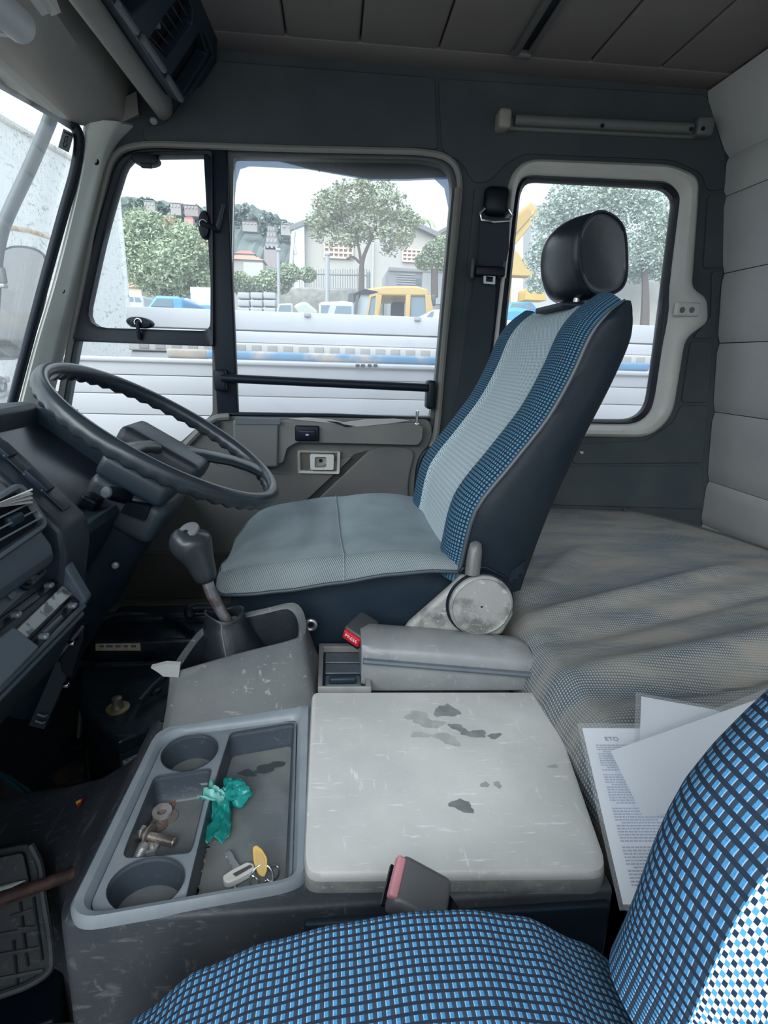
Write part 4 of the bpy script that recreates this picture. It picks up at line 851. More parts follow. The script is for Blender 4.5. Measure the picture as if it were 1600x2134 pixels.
# air vent: recessed mouth, frame, slats
vn = Vector((.88, 0, .475)); vp = Vector((-.394, .6, .785))
VP_ = lambda a, b, o=0: PLN(a, b, vp, vn) + vn * o
mouth = [VP_(*q) for q in ((-130, 1120), (36, 1022), (80, 1092), (-90, 1210))]
obj('vent_mouth', MB().prism(fillet(mouth, .01, 3), vn * .002), M('vent_dark', (.002, .003, .008), .9), da)
fo = fillet([VP_(*q, .001) for q in ((-140, 1106), (36, 1004), (98, 1100), (-95, 1236))], .016, 4); fi = fillet([VP_(*q, .001) for q in ((-126, 1122), (34, 1026), (78, 1092), (-90, 1204))], .010, 4)
vf = obj('vent_frame', MB().loft([fo, [p.lerp(q, .3) + vn * .008 for p, q in zip(fo, fi)], [p.lerp(q, .7) + vn * .008 for p, q in zip(fo, fi)], fi], True, False, False), M('vent_housing', (0, 0, 0)), da)
for k in range(4):
    t = (k + .6) / 4.2; a0 = VP_(38 + 42 * t - 4, 1028 + 66 * t, .003); a1 = a0 + Vector((0, -.22, 0)); up = Vector((.45, 0, -.88))
    obj('slat', MB().loft([[a0, a0 + vn * .008, a0 + vn * .008 + up * .0022, a0 + up * .0016], [a1, a1 + vn * .008, a1 + vn * .008 + up * .0022, a1 + up * .0016]]), M('slat_blue', (.13, .165, .20), .3), vf)
obj('slat_tab', MB().rbox(VP_(20, 1088, .006), (.012, .03, .014), .004), plastic_navy, vf)
# crumpled paper stuck in the vent
pw = thing('paper_wad', 'crumpled white folded paper stuck in the dashboard air vent', 'paper', VP_(20, 1045, .012))
mb = MB()
for k in range(7):
    a0 = VP_(-20, 1056 + k * 1.5, .010 + .002 * (k % 2)); a1 = VP_(44, 1030 + k * 4.5, .014 + .003 * ((k + 1) % 2)); b1 = VP_(44, 1034 + k * 4.5, .018 - .002 * (k % 2)); b0 = VP_(-20, 1058 + k * 1.5, .013)
    mb.loft([[a0, a1, b1, b0], [p - vn * .0012 for p in (a0, a1, b1, b0)]])
obj('fan_folds', mb, M('wad_paper', (.55, .56, .54), .8), pw)
# switch blanks along the rim beside the instruments
rd = Vector((.078, 0, -.088)).normalized(); rn = Vector((.748, 0, .663)); RR = Matrix((rd, Vector((0, 1, 0)), rn)).transposed()
for (a, b, ln, h, nm, mm) in ((4, 934, .034, .012, 'rocker_switch', plastic_navy), (36, 972, .052, .0025, 'switch_blank', dash_m), (76, 1006, .040, .014, 'rocker_switch', plastic_navy), (110, 1040, .046, .0025, 'switch_blank', dash_m)):
    p = Y(a, b, .808); q_ = Vector((-.429, .806, .824)); p = q_ + rd * (p - q_).dot(rd) + rn * .002
    obj(nm, MB().rbox(p, (ln, .022, h), .0015, rot=RR), mm, da)
for (a, b) in ((16, 950), (57, 988), (92, 1022)):
    p = Y(a, b, .808); p = q_ + rd * (p - q_).dot(rd) + rn * .0025
    obj('blank_outline', MB().rbox(p, (.003, .024, .003), .001, rot=RR), plastic_mid, da)
# centre control panel
pn = Vector((.802, 0, .597)); pp = Vector((-.389, .6, .678))
CP = lambda a, b, o=0: PLN(a, b, pp, pn) + pn * o
def cpl(px, o0, h, mat, name, par=da, bev=.0015, r=.002): return obj(name, MB().prism(fillet([CP(a, b, o0) for a, b in px], r, 2), pn * h), mat, par, bevel=bev)
cpan = cpl([(70, 1170), (100, 1190), (-60, 1340), (-120, 1310)], .0, .004, M('panel_blue', (.075, .098, .12), .35), 'control_panel')
cpl([(62, 1186), (72, 1184), (82, 1198), (74, 1204)], .004, .006, plastic_black, 'push_switch', cpan)
cpl([(40, 1196), (52, 1188), (66, 1205), (54, 1215)], .0045, .001, M('worn_label', (.50, .51, .50), .7), 'worn_label', cpan, 0)
obj('dial', MB().lathe([(.0115, 0), (.0115, .004), (.0075, .005), (.0065, .009), (.0005, .009)], CP(42, 1219, .004), pn, 20), plastic_black, cpan)
cpl([(2, 1240), (12, 1230), (30, 1246), (18, 1256)], .004, .004, M('button_blue', (.13, .16, .19), .35), 'push_button', cpan)
sl_dark = M('slot_dark', (.006, .009, .014), .4)
s1 = cpl([(112, 1206), (122, 1216), (-20, 1330), (-40, 1316)], .001, .003, sl_dark, 'slider_slot')
s2 = cpl([(152, 1242), (164, 1256), (70, 1362), (50, 1346)], .001, .003, sl_dark, 'slider_slot')
sv = cpl([(124, 1224), (146, 1242), (50, 1334), (26, 1318)], .002, .004, M('silver_strip', (.42, .44, .43), .35, .5, var=(.16, .17, .17), vscale=60, vlo=.52, vhi=.6), 'silver_strip')
for par, qs in ((s1, ((88, 1230), (18, 1292))), (s2, ((137, 1272), (76, 1337)))):
    for q in qs:
        obj('slider_knob', MB().rbox(CP(*q, .012), (.012, .010, .007), .003), M('knob_light', (.22, .25, .28), .25, .3), par)
    obj('slider_groove', MB().tube([CP(qs[0][0] - 16, qs[0][1] + 18, .005), CP(qs[1][0] + 10, qs[1][1] - 14, .005)], .003, 6), plastic_mid, par)
cpl([(8, 1318), (66, 1362), (-70, 1500), (-160, 1450)], .003, .012, M('radio_blank', (.085, .11, .13), .4), 'flat_cover', da, .003, .004)
# things under the dash
ub = thing('under_dash_bracket', 'black metal bracket with clips hanging below the dashboard edge', 'bracket', Vector((-.45, .85, .45)))
obj('plate', MB().prism([Y(a, b, .86) for a, b in ((174, 1302), (176, 1330), (148, 1420), (128, 1400), (122, 1372))], (0, .02, 0)), plastic_black, ub, bevel=.003)
obj('edge_strip', MB().tube([Y(172, 1306, .855), Y(120, 1370, .855)], .003, 6), plastic_mid, ub)
obj('strap', MB().prism([Y(a, b, .90) for a, b in ((118, 1378), (148, 1386), (92, 1520), (60, 1512))], (0, .012, 0)), M('strap_navy', (.022, .040, .058), .5), ub)
for q in ((78, 1488), (74, 1502)): obj('clip', MB().tube([Y(q[0], q[1], .894), Y(q[0] + 14, q[1] + 5, .894), Y(q[0] + 20, q[1] + 2, .894)], .0018, 6), M('clip_grey', (.35, .38, .4), .4, .5), ub)
for q in ((150, 1340), (138, 1428)): obj('clip', MB().rbox(Y(q[0], q[1], .85), (.010, .008, .008), .002), chrome, ub)

# ================================================================== steering
WC = Vector((-.325, 1.12, .842)); E1 = Vector((.856, 0, -.517)); EY_ = Vector((0, 1, 0)); EN = Vector((.517, 0, .856))
sw_ = thing('steering_wheel', 'large dark grey steering wheel with finger grips tilted over the dash', 'steering wheel', WC)
rimm = M('rim_plastic', (.026, .035, .044), .28, bmp=.0002, bscale=300, var=(.034, .044, .052), vscale=20)
NR = 192; loops = []
for k in range(NR):
    t = k * 2 * PI / NR; rad = E1 * math.cos(t) + EY_ * math.sin(t); c = WC + rad * .231; L = []
    for j in range(14):
        a = j * 2 * PI / 14; r = .0155
        if math.sin(a) < -.25: r += .0022 * math.sin(k * 2 * PI * 48 / NR) * min(1, -math.sin(a) * 1.3)
        L.append(c + rad * r * math.cos(a) * .92 + EN * r * math.sin(a) * 1.1)
    loops.append(L)
loops.append(loops[0]); obj('rim', MB().loft(loops, True, False, False), rimm, sw_, angle=70)
HB = Matrix((E1, EY_, EN)).transposed(); hc = WC - EN * .035
hub = obj('horn_pad', MB().rbox(hc + E1 * .010, (.165, .115, .050), .016, rot=HB), M('horn_pad', (.024, .033, .044), .42), sw_)
for k in range(4): obj('pad_groove', MB().rbox(hc + E1 * (.045 + k * .009) + EN * .0235, (.003, .06, .002), .0008, rot=HB), plastic_black, hub)
obj('hub_collar', MB().lathe([(.05, -.04), (.056, -.02), (.05, 0)], hc - EN * .015, EN, 24), plastic_navy, sw_)
for ang in (math.radians(36), math.radians(268)):
    dr = E1 * math.cos(ang) + EY_ * math.sin(ang); pr = EN.cross(dr); loops = []
    kw = 1 if ang < 2 else .55
    for t, w, h in ((.03, .036, .013), (.35, .026, .011), (.65, .022, .010), (.85, .026, .010), (.97, .042, .010), (1.0, .050, .009)):
        c = hc.lerp(WC + dr * .224, t) + EN * (.010 * math.sin(PI * t)); L = []
        for j in range(12): a = j * PI / 6; L.append(c + pr * w * kw * math.cos(a) + EN * h * math.sin(a))
        loops.append(L)
    obj('spoke', MB().loft(loops), rimm, sw_, angle=60)
co = thing('steering_column', 'dark boxy steering column shroud with stub switch and round lower cover', 'steering column', (-.45, 1.12, .3))
cs = WC - EN * .10
obj('upper_shroud', MB().rbox(cs + E1 * .0 + EN * .014, (.135, .19, .050), .014, rot=HB), M('shroud_blue', (.030, .045, .062), .42, bmp=.0004, bscale=200), co)
obj('lower_shroud', MB().rbox(cs + E1 * .005 - EN * .052, (.15, .17, .085), .018, rot=HB), M('shroud_grey', (.042, .058, .074), .42, bmp=.0004, bscale=200), co)
path = [cs - EN * .03 + E1 * -.005, Vector((-.448, 1.12, .64)), Vector((-.505, 1.12, .54)), Vector((-.575, 1.12, .43)), Vector((-.635, 1.12, .33)), Vector((-.68, 1.12, .25))]
obj('column_cover', MB().tube(smooth_path(path, 5), [.074] * 6 + [.070] * 6 + [.064] * 6 + [.058] * 8, 20, up=(1, 0, 0)), plastic_navy, co)
obj('column_notch', MB().prism([Y(a, b, 1.02) for a, b in ((264, 1046), (312, 1056), (300, 1086), (250, 1068))], (0, .02, 0)), plastic_black, co)
obj('cover_screw', MB().lathe([(.008, 0), (.006, .005), (.0005, .006)], Y(240, 1178, 1.045), (.3, -.9, .2), 12), M('screw_grey', (.25, .27, .28), .4, .5), co)
sp0 = Y(222, 1026, .99); sp1 = Y(262, 1034, 1.04)
stk = obj('column_switch', MB().tube([sp0 + (sp0 - sp1) * .02, sp0, sp0.lerp(sp1, .35), sp1], [.009, .0115, .0135, .015], 16), plastic_black, co)
obj('switch_cap', MB().lathe([(.0115, 0), (.0095, .003), (.0005, .004)], sp0, (sp0 - sp1).normalized(), 16), plastic_mid, stk)
obj('ignition_notch', MB().rbox(Y(186, 1052, 1.02), (.03, .04, .04), .006, rot=HB), plastic_black, co)

# ================================================================== seat belt and buckles
bt = thing('seat_belt', 'dark seat belt hanging on the pillar between door and rear window', 'seat belt', Y(1030, 600, WY - .02))
web = M('belt_webbing', (.022, .034, .045), .8, bmp=.0004, bscale=1200)
def strap(pxl, y, name, mat, th=.003, par=bt):
    l = [Y(a[0], a[2], yy) for a, yy in zip(pxl, y)]; r = [Y(a[1], a[2], yy) for a, yy in zip(pxl, y)]
    loops = [[p, q, q + Vector((0, th, 0)), p + Vector((0, th, 0))] for p, q in zip(l, r)]
    return obj(name, MB().loft(loops), mat, par)
strap([(1000, 1062, 455), (998, 1060, 520), (993, 1052, 560), (986, 1050, 575)], [WY - .030, WY - .034, WY - .036, WY - .036], 'webbing_or_shadow', web)
strap([(990, 1034, 570), (978, 1030, 660), (962, 1018, 760), (942, 998, 880), (925, 975, 960), (905, 950, 1040)], [WY - .034, WY - .032, WY - .028, WY - .024, WY - .03, WY - .06], 'webbing_or_shadow', web)
strap([(1020, 1058, 580), (1012, 1052, 700), (1000, 1046, 800), (975, 1010, 900)], [WY - .022] * 4, 'webbing_or_shadow', M('belt_shadow', (.004, .008, .016), .8))  # near-black strip painting the belt's shadow beside it
obj('height_cover', MB().rbox(Y(1034, 420, WY - .022), (.072, .04, .075), .018), plastic_black, bt)
obj('guide_loop', MB().tube([Y(a, b, WY - .036) for a, b in ((1010, 434), (1000, 444), (1003, 458), (1030, 462), (1060, 460), (1067, 448), (1060, 436))], .0042, 8), chrome, bt)
tg = obj('tongue', MB().rbox(Y(1020, 566, WY - .044), (.088, .022, .028), .006), plastic_black, bt)
obj('tongue_blade', MB().plate(fillet([Y(a, b, WY - .050) for a, b in ((1007, 570), (1032, 572), (1031, 593), (1007, 591))], .002, 2), [fillet([Y(a, b, WY - .050) for a, b in ((1012, 576), (1027, 577), (1026, 588), (1012, 587))], .001, 2)], (0, -.002, 0)), M('tongue_steel', (.30, .31, .33), .3, 1), tg)
obj('tongue_end', MB().rbox(Y(983, 560, WY - .044), (.010, .03, .055), .004), M('tongue_grey', (.05, .06, .065), .4), tg)
obj('webbing_stop', MB().rbox(Y(1050, 556, WY - .040), (.010, .012, .03), .004), M('tongue_grey', (.05, .06, .065), .4), tg)
def buckle(name, label, c, d, up, sz, body, btn, bh=.62):
    t = thing(name, label, 'buckle', c); d = Vector(d).normalized(); up = Vector(up); up = (up - d * up.dot(d)).normalized(); s = d.cross(up)
    Rm = Matrix((d, s, up)).transposed()
    bd = obj('body', MB().rbox(c, (sz[0], sz[1], sz[2]), .006, rot=Rm), body, t)
    obj('release_button', MB().rbox(c + d * (sz[0] * .5 + .0005) + up * sz[2] * (.68 - bh), (.008, sz[1] * .80, sz[2] * bh), .002, rot=Rm), btn, t)
    obj('slot', MB().box(c + d * (sz[0] * .5 + .001) - up * sz[2] * .36, (.004, sz[1] * .8, .004), rot=Rm), plastic_black, t)
    return t, d, s, up
bk1, d1, s1_, u1 = buckle('seat_belt_buckle', 'dark buckle with red press button beside the driver seat base', Y(752, 1312, .868), (-.55, -.72, -.18), (.35, -.1, 1), (.055, .042, .030), M('buckle_dark', (.045, .05, .055), .4), red)
obj('stalk', MB().tube([Y(770, 1305, .885), Y(800, 1330, .91)], .012, 8), plastic_black, bk1)
text('printed_word', 'PRESS', Y(752, 1312, .868) + d1 * .0325 + u1 * .004, .010, Matrix((-s1_, u1, d1)).transposed(), M('print_white', (.8, .75, .75), .6), bk1)
bp_ = Y(872, 1866, .362)
bk2, d2, s2_, u2 = buckle('seat_belt_buckle', 'large grey buckle standing up behind the passenger seat cushion', bp_, (-.88, .22, .42), (.35, -.35, .87), (.050, .042, .026), M('buckle_grey', (.10, .105, .11), .38), M('faded_red', (.55, .24, .27), .45), .34)
obj('stalk', MB().tube([bp_ - d2 * .02, bp_ - d2 * .07 + Vector((0, .01, -.05))], .014, 8), plastic_black, bk2)
obj('anchor_eye', MB().tube([Y(647, 1302, .89) + Vector((.009 * math.cos(k * PI / 6), 0, .009 * math.sin(k * PI / 6))) for k in range(12)], .004, 8, True), steel, ds)

# ================================================================== papers
def sheet(name, label, px, film, plane, mat, th=.0006):
    """a flat document in the plane through three points; px corners of the paper, film the larger clear sleeve"""
    p0, p1, p2 = plane; n = (p1 - p0).cross(p2 - p0).normalized(); n = n if n.z > 0 else -n
    P = [PLN(a, b, p0, n) for a, b in px]; F = [PLN(a, b, p0, n) for a, b in film]
    t = thing(name, label, 'document', P[0], 'papers on the bunk edge')
    obj('sheet', MB().prism(P, n * th), mat, t, smooth=False)
    obj('clear_sleeve', MB().prism([p + n * .0016 for p in F], n * .0004), film_mat, t, smooth=False)
    return t, P, n
za = .588
d1t, P, n = sheet('document_sheet', 'printed form in a clear sleeve leaning over the console gap', [(1213, 1518), (1560, 1520), (1640, 1885), (1298, 1885)], [(1202, 1510), (1575, 1510), (1660, 1900), (1290, 1900)], (Z(1213, 1518, za), Z(1560, 1520, za), Z(1298, 1885, za - .02)), paper)
u_, v_ = (P[1] - P[0]), (P[3] - P[0]); mb = MB(); rnd = random.Random(5)
for k in range(52):
    b = .13 + k * .0158
    if k % 13 == 12: continue
    a = .055 + (.03 if k % 7 == 3 else 0); e = a + (.30 + .08 * rnd.random() if k % 5 else .2)
    while a < e:
        ww = .006 + .016 * rnd.random(); p = P[0] + u_ * a + v_ * b + n * .0008; mb.loft([[p, p + u_ * ww, p + u_ * ww + v_ * .007, p + v_ * .007], [q + n * .0002 for q in (p, p + u_ * ww, p + u_ * ww + v_ * .007, p + v_ * .007)]]); a += ww + .004
obj('printed_text', mb, M('print_blue', (.42, .44, .55), .7), d1t, smooth=False, kind='stuff')
Rt = Matrix((u_.normalized(), -(v_ - u_.normalized() * v_.dot(u_.normalized())).normalized(), n)).transposed()
text('printed_heading', 'ETO', P[0] + u_ * .155 + v_ * .088 + n * .0010, .0085, Rt, M('print_grey', (.26, .27, .32), .7), d1t)
sheet('document_sheet', 'blank white sheet with one corner showing behind the other documents', [(1336, 1452), (1490, 1480), (1600, 1530), (1332, 1560)], [(1324, 1445), (1500, 1478), (1620, 1540), (1320, 1565)], (Z(1336, 1452, za + .005), Z(1490, 1480, za + .005), Z(1332, 1560, za + .003)), paper)
sheet('document_sheet', 'topmost large white sheet in clear sleeve reaching the right edge', [(1272, 1566), (1700, 1415), (1820, 1640), (1340, 1702)], [(1262, 1566), (1700, 1398), (1830, 1650), (1334, 1716)], (Z(1272, 1566, za + .012), Z(1700, 1415, za + .018), Z(1340, 1702, za + .010)), paper)

# ================================================================== loose things in the tray
def washer(px, ro, ri, h, mat, label, z=FL1, tilt=(0, 0, 1)):
    c = Z(px[0], px[1], z); return tag(obj('washer', MB().lathe([(ri, 0), (ro, 0), (ro, h), (ri, h), (ri, 0)], c, tilt, 28, False, False), mat), label, 'washer', 'washers in the bolt well')
pale_zinc = M('pale_zinc', (.66, .66, .66), .4, .5, var=(.5, .47, .45), vscale=80)
washer((344, 1680), .0130, .0062, .0018, rust, 'rusty flat washer lying furthest from the bolt', FL1)
washer((350, 1704), .0125, .006, .0018, M('dull_brown_steel', (.30, .25, .22), .6, .4), 'brown flat washer underneath the bright pale washer', FL1)
washer((338, 1695), .0120, .0062, .0045, pale_zinc, 'bright pale thick washer lying on top of a brown one', FL1 + .002, (.05, -.08, 1))
washer((331, 1721), .0110, .006, .003, M('brown_spring_steel', (.24, .17, .145), .55, .4), 'dark brown spring washer between pale washer and bolt', FL1, (.1, 0, 1))
washer((316, 1740), .0115, .0065, .0018, rust, 'rusty washer partly hidden under the hex bolt head', FL1, (.1, .1, 1))
bo0 = Z(300, 1740, FL1 + .011); bo1 = Z(364, 1756, FL1 + .008); bx = (bo1 - bo0).normalized()
bt1 = thing('hex_bolt', 'short steel hex bolt lying on its side in the bolt well', 'bolt', bo0)
obj('shank', MB().tube([bo0, bo0.lerp(bo1, .5), bo1.lerp(bo0, .15), bo1], [.0055, .0055, .0054, .0050], 14), M('bolt_steel', (.58, .53, .47), .4, .7, var=(.40, .32, .25), vscale=90), bt1)
obj('thread', MB().tube([bo0.lerp(bo1, .45 + .0125 * k) for k in range(41)], [.0061 if k % 2 else .0054 for k in range(41)], 14), steel, bt1)
obj('head', MB().lathe([(.0088, -.008), (.0098, -.006), (.0098, .002)], bo0 - bx * .003, bx, 6), pale_zinc, bt1, smooth=False)
obj('bolt_flange', MB().lathe([(.0062, 0), (.0135, 0), (.0135, .002), (.0062, .002)], bo0 + bx * .005, bx, 28, False, False), M('dull_brown_steel', (0, 0, 0)), bt1)
s0 = Z(292, 1778, FL1 + .007); s1s = Z(283, 1800, FL1 + .007).lerp(s0, -.0); ax2 = Vector((-.12, -1, 0)).normalized()
sd = thing('threaded_stud', 'short grey threaded stud in the near corner of the bolt well', 'stud', s0)
stp = [s0 + ax2 * (-.010 + k * .0011) for k in range(30)]
obj('stud_body', MB().tube(stp, [.0066 if (k % 2 or k < 8) else .0058 for k in range(30)], 14), pale_zinc, sd)
ncen = Z(314, 1774, FL1)
nu = tag(obj('hex_nut', MB().loft([[ncen + Vector((r * math.cos(k * PI / 3 + .3) , r * math.sin(k * PI / 3 + .3), h)) for k in range(6)] for r, h in ((.0095, 0), (.0095, .007))] + [[ncen + Vector((.0055 * math.cos(k * PI / 3 + .3), .0055 * math.sin(k * PI / 3 + .3), h)) for k in range(6)] for h in (.007, .001)], True, True, True), pale_zinc, smooth=False), 'small pale hex nut between the stud and the hex bolt', 'nut')
# teal plastic bag scrap
teal, tnt, tb = newmat('teal_plastic'); tb.inputs['Base Color'].default_value = (.02, .36, .33, 1); tb.inputs['Roughness'].default_value = .22; tb.inputs['Transmission Weight'].default_value = .15
teal_l = M('teal_pale', (.22, .62, .56), .3)
bg_ = thing('plastic_scrap', 'crumpled teal green plastic bag scrap over the tray divider', 'plastic scrap', Z(470, 1680, FL2))
def rib(px, hs, w, name, mat, seed):
    rn_ = random.Random(seed); mb = MB(); L0 = []
    c = smooth_path([Z(a, b, FL2 + h) for (a, b), h in zip(px, hs)], 6); n_ = len(c); rows = []
    for i, p in enumerate(c):
        t = (c[min(i + 1, n_ - 1)] - c[max(i - 1, 0)]).normalized(); s = Vector((0, 0, 1)).cross(t).normalized(); ww = w[0] + (w[1] - w[0]) * i / n_ if len(w) == 2 else lerp_table(w, i / n_)
        rows.append([p + s * ww * (j / 4 - 1) + Vector((0, 0, .006 * math.sin(j * 1.7 + seed + i * .35) + .002 * rn_.random())) for j in range(9)])
    mb.loft(rows, False); return obj(name, mb, mat, bg_, solid=.0006, angle=80)
rib([(496, 1638), (478, 1652), (462, 1668), (462, 1695), (456, 1722), (446, 1752)], [.022, .024, .020, .012, .010, .012], [(0, .012), (.35, .010), (.6, .012), (1, .018)], 'bag_tail', teal, 3)
mb = MB()
def crum(a, b):
    th, ph = a * 2 * PI, b * PI; c = Z(486, 1652, FL2 + .016); r = 1 + .22 * math.sin(3 * th + 2 * ph) + .14 * math.sin(5 * th - 3 * ph) + .1 * math.sin(9 * ph + 2 * th)
    return c + Vector((.020 * r * math.sin(ph) * math.cos(th), .018 * r * math.sin(ph) * math.sin(th), .013 * r * math.cos(ph)))
mb.grid(crum, 40, 20); obj('bag_bunch', mb, teal, bg_)
rib([(470, 1662), (455, 1655), (440, 1650), (424, 1652)], [.022, .028, .034, .030], [(0, .007), (.5, .013), (1, .015)], 'bag_flap', teal_l, 8)
# keys
kt = thing('ignition_key', 'silver key with white plastic head lying in the long well', 'key', Z(500, 1830, FL2))
k0, k1 = Z(472, 1778, FL2 + .004), Z(500, 1818, FL2 + .006)
kd = (k1 - k0).normalized(); ks = Vector((0, 0, 1)).cross(kd).normalized()
edge = [(0, -.003), (.006, -.004), (.007, -.0025), (.014, -.0025), (.016, -.0045), (.022, -.0035), (.024, -.005), (.034, -.004)]; L = k0.length * 0 + (k1 - k0).length
bl = [k0 + kd * a * L / .034 + ks * b for a, b in edge] + [k0 + kd * L * 1.05 + ks * .0035, k0 + kd * L * .45 + ks * .003, k0 + kd * L * .2 + ks * .0045, k0 + ks * .0035]
obj('blade', MB().prism(bl, (0, 0, .0022)), M('key_silver', (.78, .80, .82), .25, .8), kt, bevel=.0004)
hdp = [Z(a, b, FL2 + .004) for a, b in ((464, 1838), (484, 1824), (516, 1808), (530, 1812), (532, 1824), (500, 1842), (478, 1852), (468, 1850))]
obj('key_head', MB().prism(fillet(hdp, .002, 2), (0, 0, .009)), M('key_white', (.74, .75, .72), .35), kt, bevel=.0015)
obj('head_inset', MB().prism([p + Vector((0, 0, .0095)) for p in Zs([(486, 1836), (522, 1817), (526, 1821), (492, 1841)], FL2 + .004)], (0, 0, .001)), M('inset_dark', (.10, .10, .09), .4), kt)
kg = thing('key_tag', 'yellow plastic key tag leaning above the key ring', 'key tag', Z(540, 1790, FL2))
tpx = [(526, 1766), (534, 1760), (546, 1770), (557, 1788), (556, 1822), (548, 1828), (538, 1822), (528, 1796)]
tz_ = [.022, .024, .024, .018, .006, .005, .006, .014]
tg_ = [Z(a, b, FL2 + h + .004) for (a, b), h in zip(tpx, tz_)]
obj('tag_plate', MB().prism(fillet(tg_, .002, 2), (.0003, -.002, .002)), M('tag_yellow', (.66, .42, .06), .38), kg, bevel=.0006)
obj('tag_window', MB().prism([p.lerp(sum(tg_, Vector()) / 8, .35) + Vector((.0003, -.0022, .0024)) for p in tg_], (0, -.0003, .0003)), M('tag_amber', (.52, .32, .06), .3), kg)
kr = thing('key_ring', 'bunch of chrome split rings and links holding the tag', 'key ring', Z(560, 1845, FL2))
def loopring(px, rx, ry, ang, z, r, name='ring', tilt=0):
    c = Z(px[0], px[1], FL2 + z); obj(name, MB().tube([c + Vector((rx * math.cos(t) * math.cos(ang) - ry * math.sin(t) * math.sin(ang), rx * math.cos(t) * math.sin(ang) + ry * math.sin(t) * math.cos(ang), tilt * math.sin(t) * ry)) for t in [k * PI / 14 for k in range(28)]], r, 8, True), chrome, kr)
loopring((545, 1832), .0125, .0125, 0, .012, .0011, tilt=.5); loopring((512, 1840), .0145, .008, -.2, .006, .0012, tilt=.3)
loopring((568, 1820), .009, .0055, 1.0, .010, .0013, 'link', .6); loopring((530, 1856), .0085, .0045, .6, .003, .0012, 'link'); loopring((556, 1848), .007, .0045, 1.2, .004, .0012, 'link', .4); loopring((566, 1850), .007, .004, .3, .003, .0011, 'link')
obj('snap_swivel', MB().tube([Z(524, 1862, FL2 + .003), Z(536, 1850, FL2 + .005)], .003, 10), chrome, kr)
# dirt in the corner of the well
mb = MB(); rn_ = random.Random(4)
for k in range(150):
    if k < 75: c = Z(405 + rn_.gauss(0, 5), 1866 + rn_.gauss(0, 14), FL2 + .001)
    else: c = Z(462 - (k - 75) * .75 + rn_.gauss(0, 3), 1690 + (k - 75) * 1.9 + rn_.gauss(0, 6), FL2 + .001)
    mb.box(c, (.001 + .004 * rn_.random(), .001 + .003 * rn_.random(), .0015), Matrix.Rotation(rn_.random() * 3, 3, 'Z'))
tag(obj('dirt_crumbs', mb, M('crumb_brown', (.30, .25, .19), .9), kind='stuff'), 'brown crumbs and grit along the edge of the long well', 'dirt', kind='stuff')
cw = thing('wrapper_scrap', 'tiny red and yellow wrapper scrap on the engine cover', 'wrapper', Z(165, 1674, .29))
wz = [Z(a, b, .292) for a, b in ((158, 1674), (168, 1668), (174, 1665), (170, 1675), (162, 1684))]
obj('foil', MB().prism(wz, (0, 0, .002)), M('wrapper_red', (.55, .03, .02), .4), cw)
obj('foil_print', MB().prism([p + Vector((0, 0, .0022)) for p in (wz[0], wz[1], wz[1].lerp(wz[3], .5), wz[0].lerp(wz[4], .5))], (0, 0, .0004)), M('wrapper_yellow', (.80, .55, .10), .4), cw)

# ================================================================== batteries and the driver's footwell
BZ = .25
bat_m = M('battery_black', (.006, .012, .020), .32, var=(.02, .035, .045), vscale=18, scratch=(.07, .10, .12), sscale=9, samt=.5, bmp=.002, bscale=30)
b1 = thing('truck_battery', 'black truck battery with terminal bolt in the driver footwell', 'battery', Z(280, 1500, BZ) * 1.0)
b1.location.z = .0
tp = Zs([(172, 1384), (168, 1470), (246, 1545), (345, 1500), (470, 1430), (440, 1384)], BZ)
obj('case', MB().prism([Vector((p.x, p.y, .0)) for p in tp], (0, 0, BZ - .03)), M('battery_case', (.012, .022, .032), .4, var=(.03, .05, .065), vscale=14), b1, bevel=.004)
obj('case_lid', MB().prism([Vector((p.x, p.y, BZ - .035)) for p in [sum(tp, Vector()) / 6 + (q - sum(tp, Vector()) / 6) * 1.02 for q in tp]], (0, 0, .035)), bat_m, b1, bevel=.008)
obj('pale_side', MB().prism([Z(248, 1548, BZ) + Vector((.004, -.004, -.04)), Z(348, 1502, BZ) + Vector((.004, -.004, -.04)), Z(348, 1502, BZ) + Vector((.004, -.004, -.20)), Z(248, 1548, BZ) + Vector((.004, -.004, -.20))], (.003, -.004, 0)), M('battery_pale', (.30, .37, .42), .5, var=(.42, .48, .52), vscale=10), b1)
for q in (258, 268, 300): obj('case_rib', MB().tube([Z(q, 1546 - (q - 250) * .45, BZ) + Vector((.006, -.010, -.04)), Z(q, 1546 - (q - 250) * .45, BZ) + Vector((.006, -.010, -.20))], .003, 6), M('battery_pale', (0, 0, 0)), b1)
tpos = Z(246, 1478, BZ)
tm = obj('terminal', MB().lathe([(.020, 0), (.021, .004), (.013, .006), (.011, .010), (.0105, .028), (.008, .030), (.0005, .030)], tpos, (0, 0, 1), 20), M('terminal_grey', (.16, .17, .165), .45, .5, var=(.25, .22, .15), vscale=90), b1)
obj('terminal_clamp', MB().lathe([(.021, 0), (.024, .001), (.024, .005), (.021, .006)], tpos, (0, 0, 1), 20), M('clamp_brass', (.34, .28, .16), .5, .4), tm)
obj('lid_step', MB().rbox(Z(310, 1384, BZ + .004), (.26, .012, .010), .003), bat_m, b1)
obj('filler_plug', MB().lathe([(.016, 0), (.015, .006), (.0005, .008)], Z(322, 1440, BZ), (0, 0, 1), 18), bat_m, b1)
obj('filler_plug', MB().lathe([(.016, 0), (.015, .006), (.0005, .008)], Z(440, 1440, BZ), (0, 0, 1), 18), bat_m, b1)
b2 = thing('truck_battery', 'second black battery further back with a yellow label strip on its face', 'battery', (-.4, 1.4, 0))
q2 = Zs([(186, 1372), (470, 1372)], BZ + .0); yb = q2[0].y + .02; b2.location = (q2[0].x + .1, yb, 0)
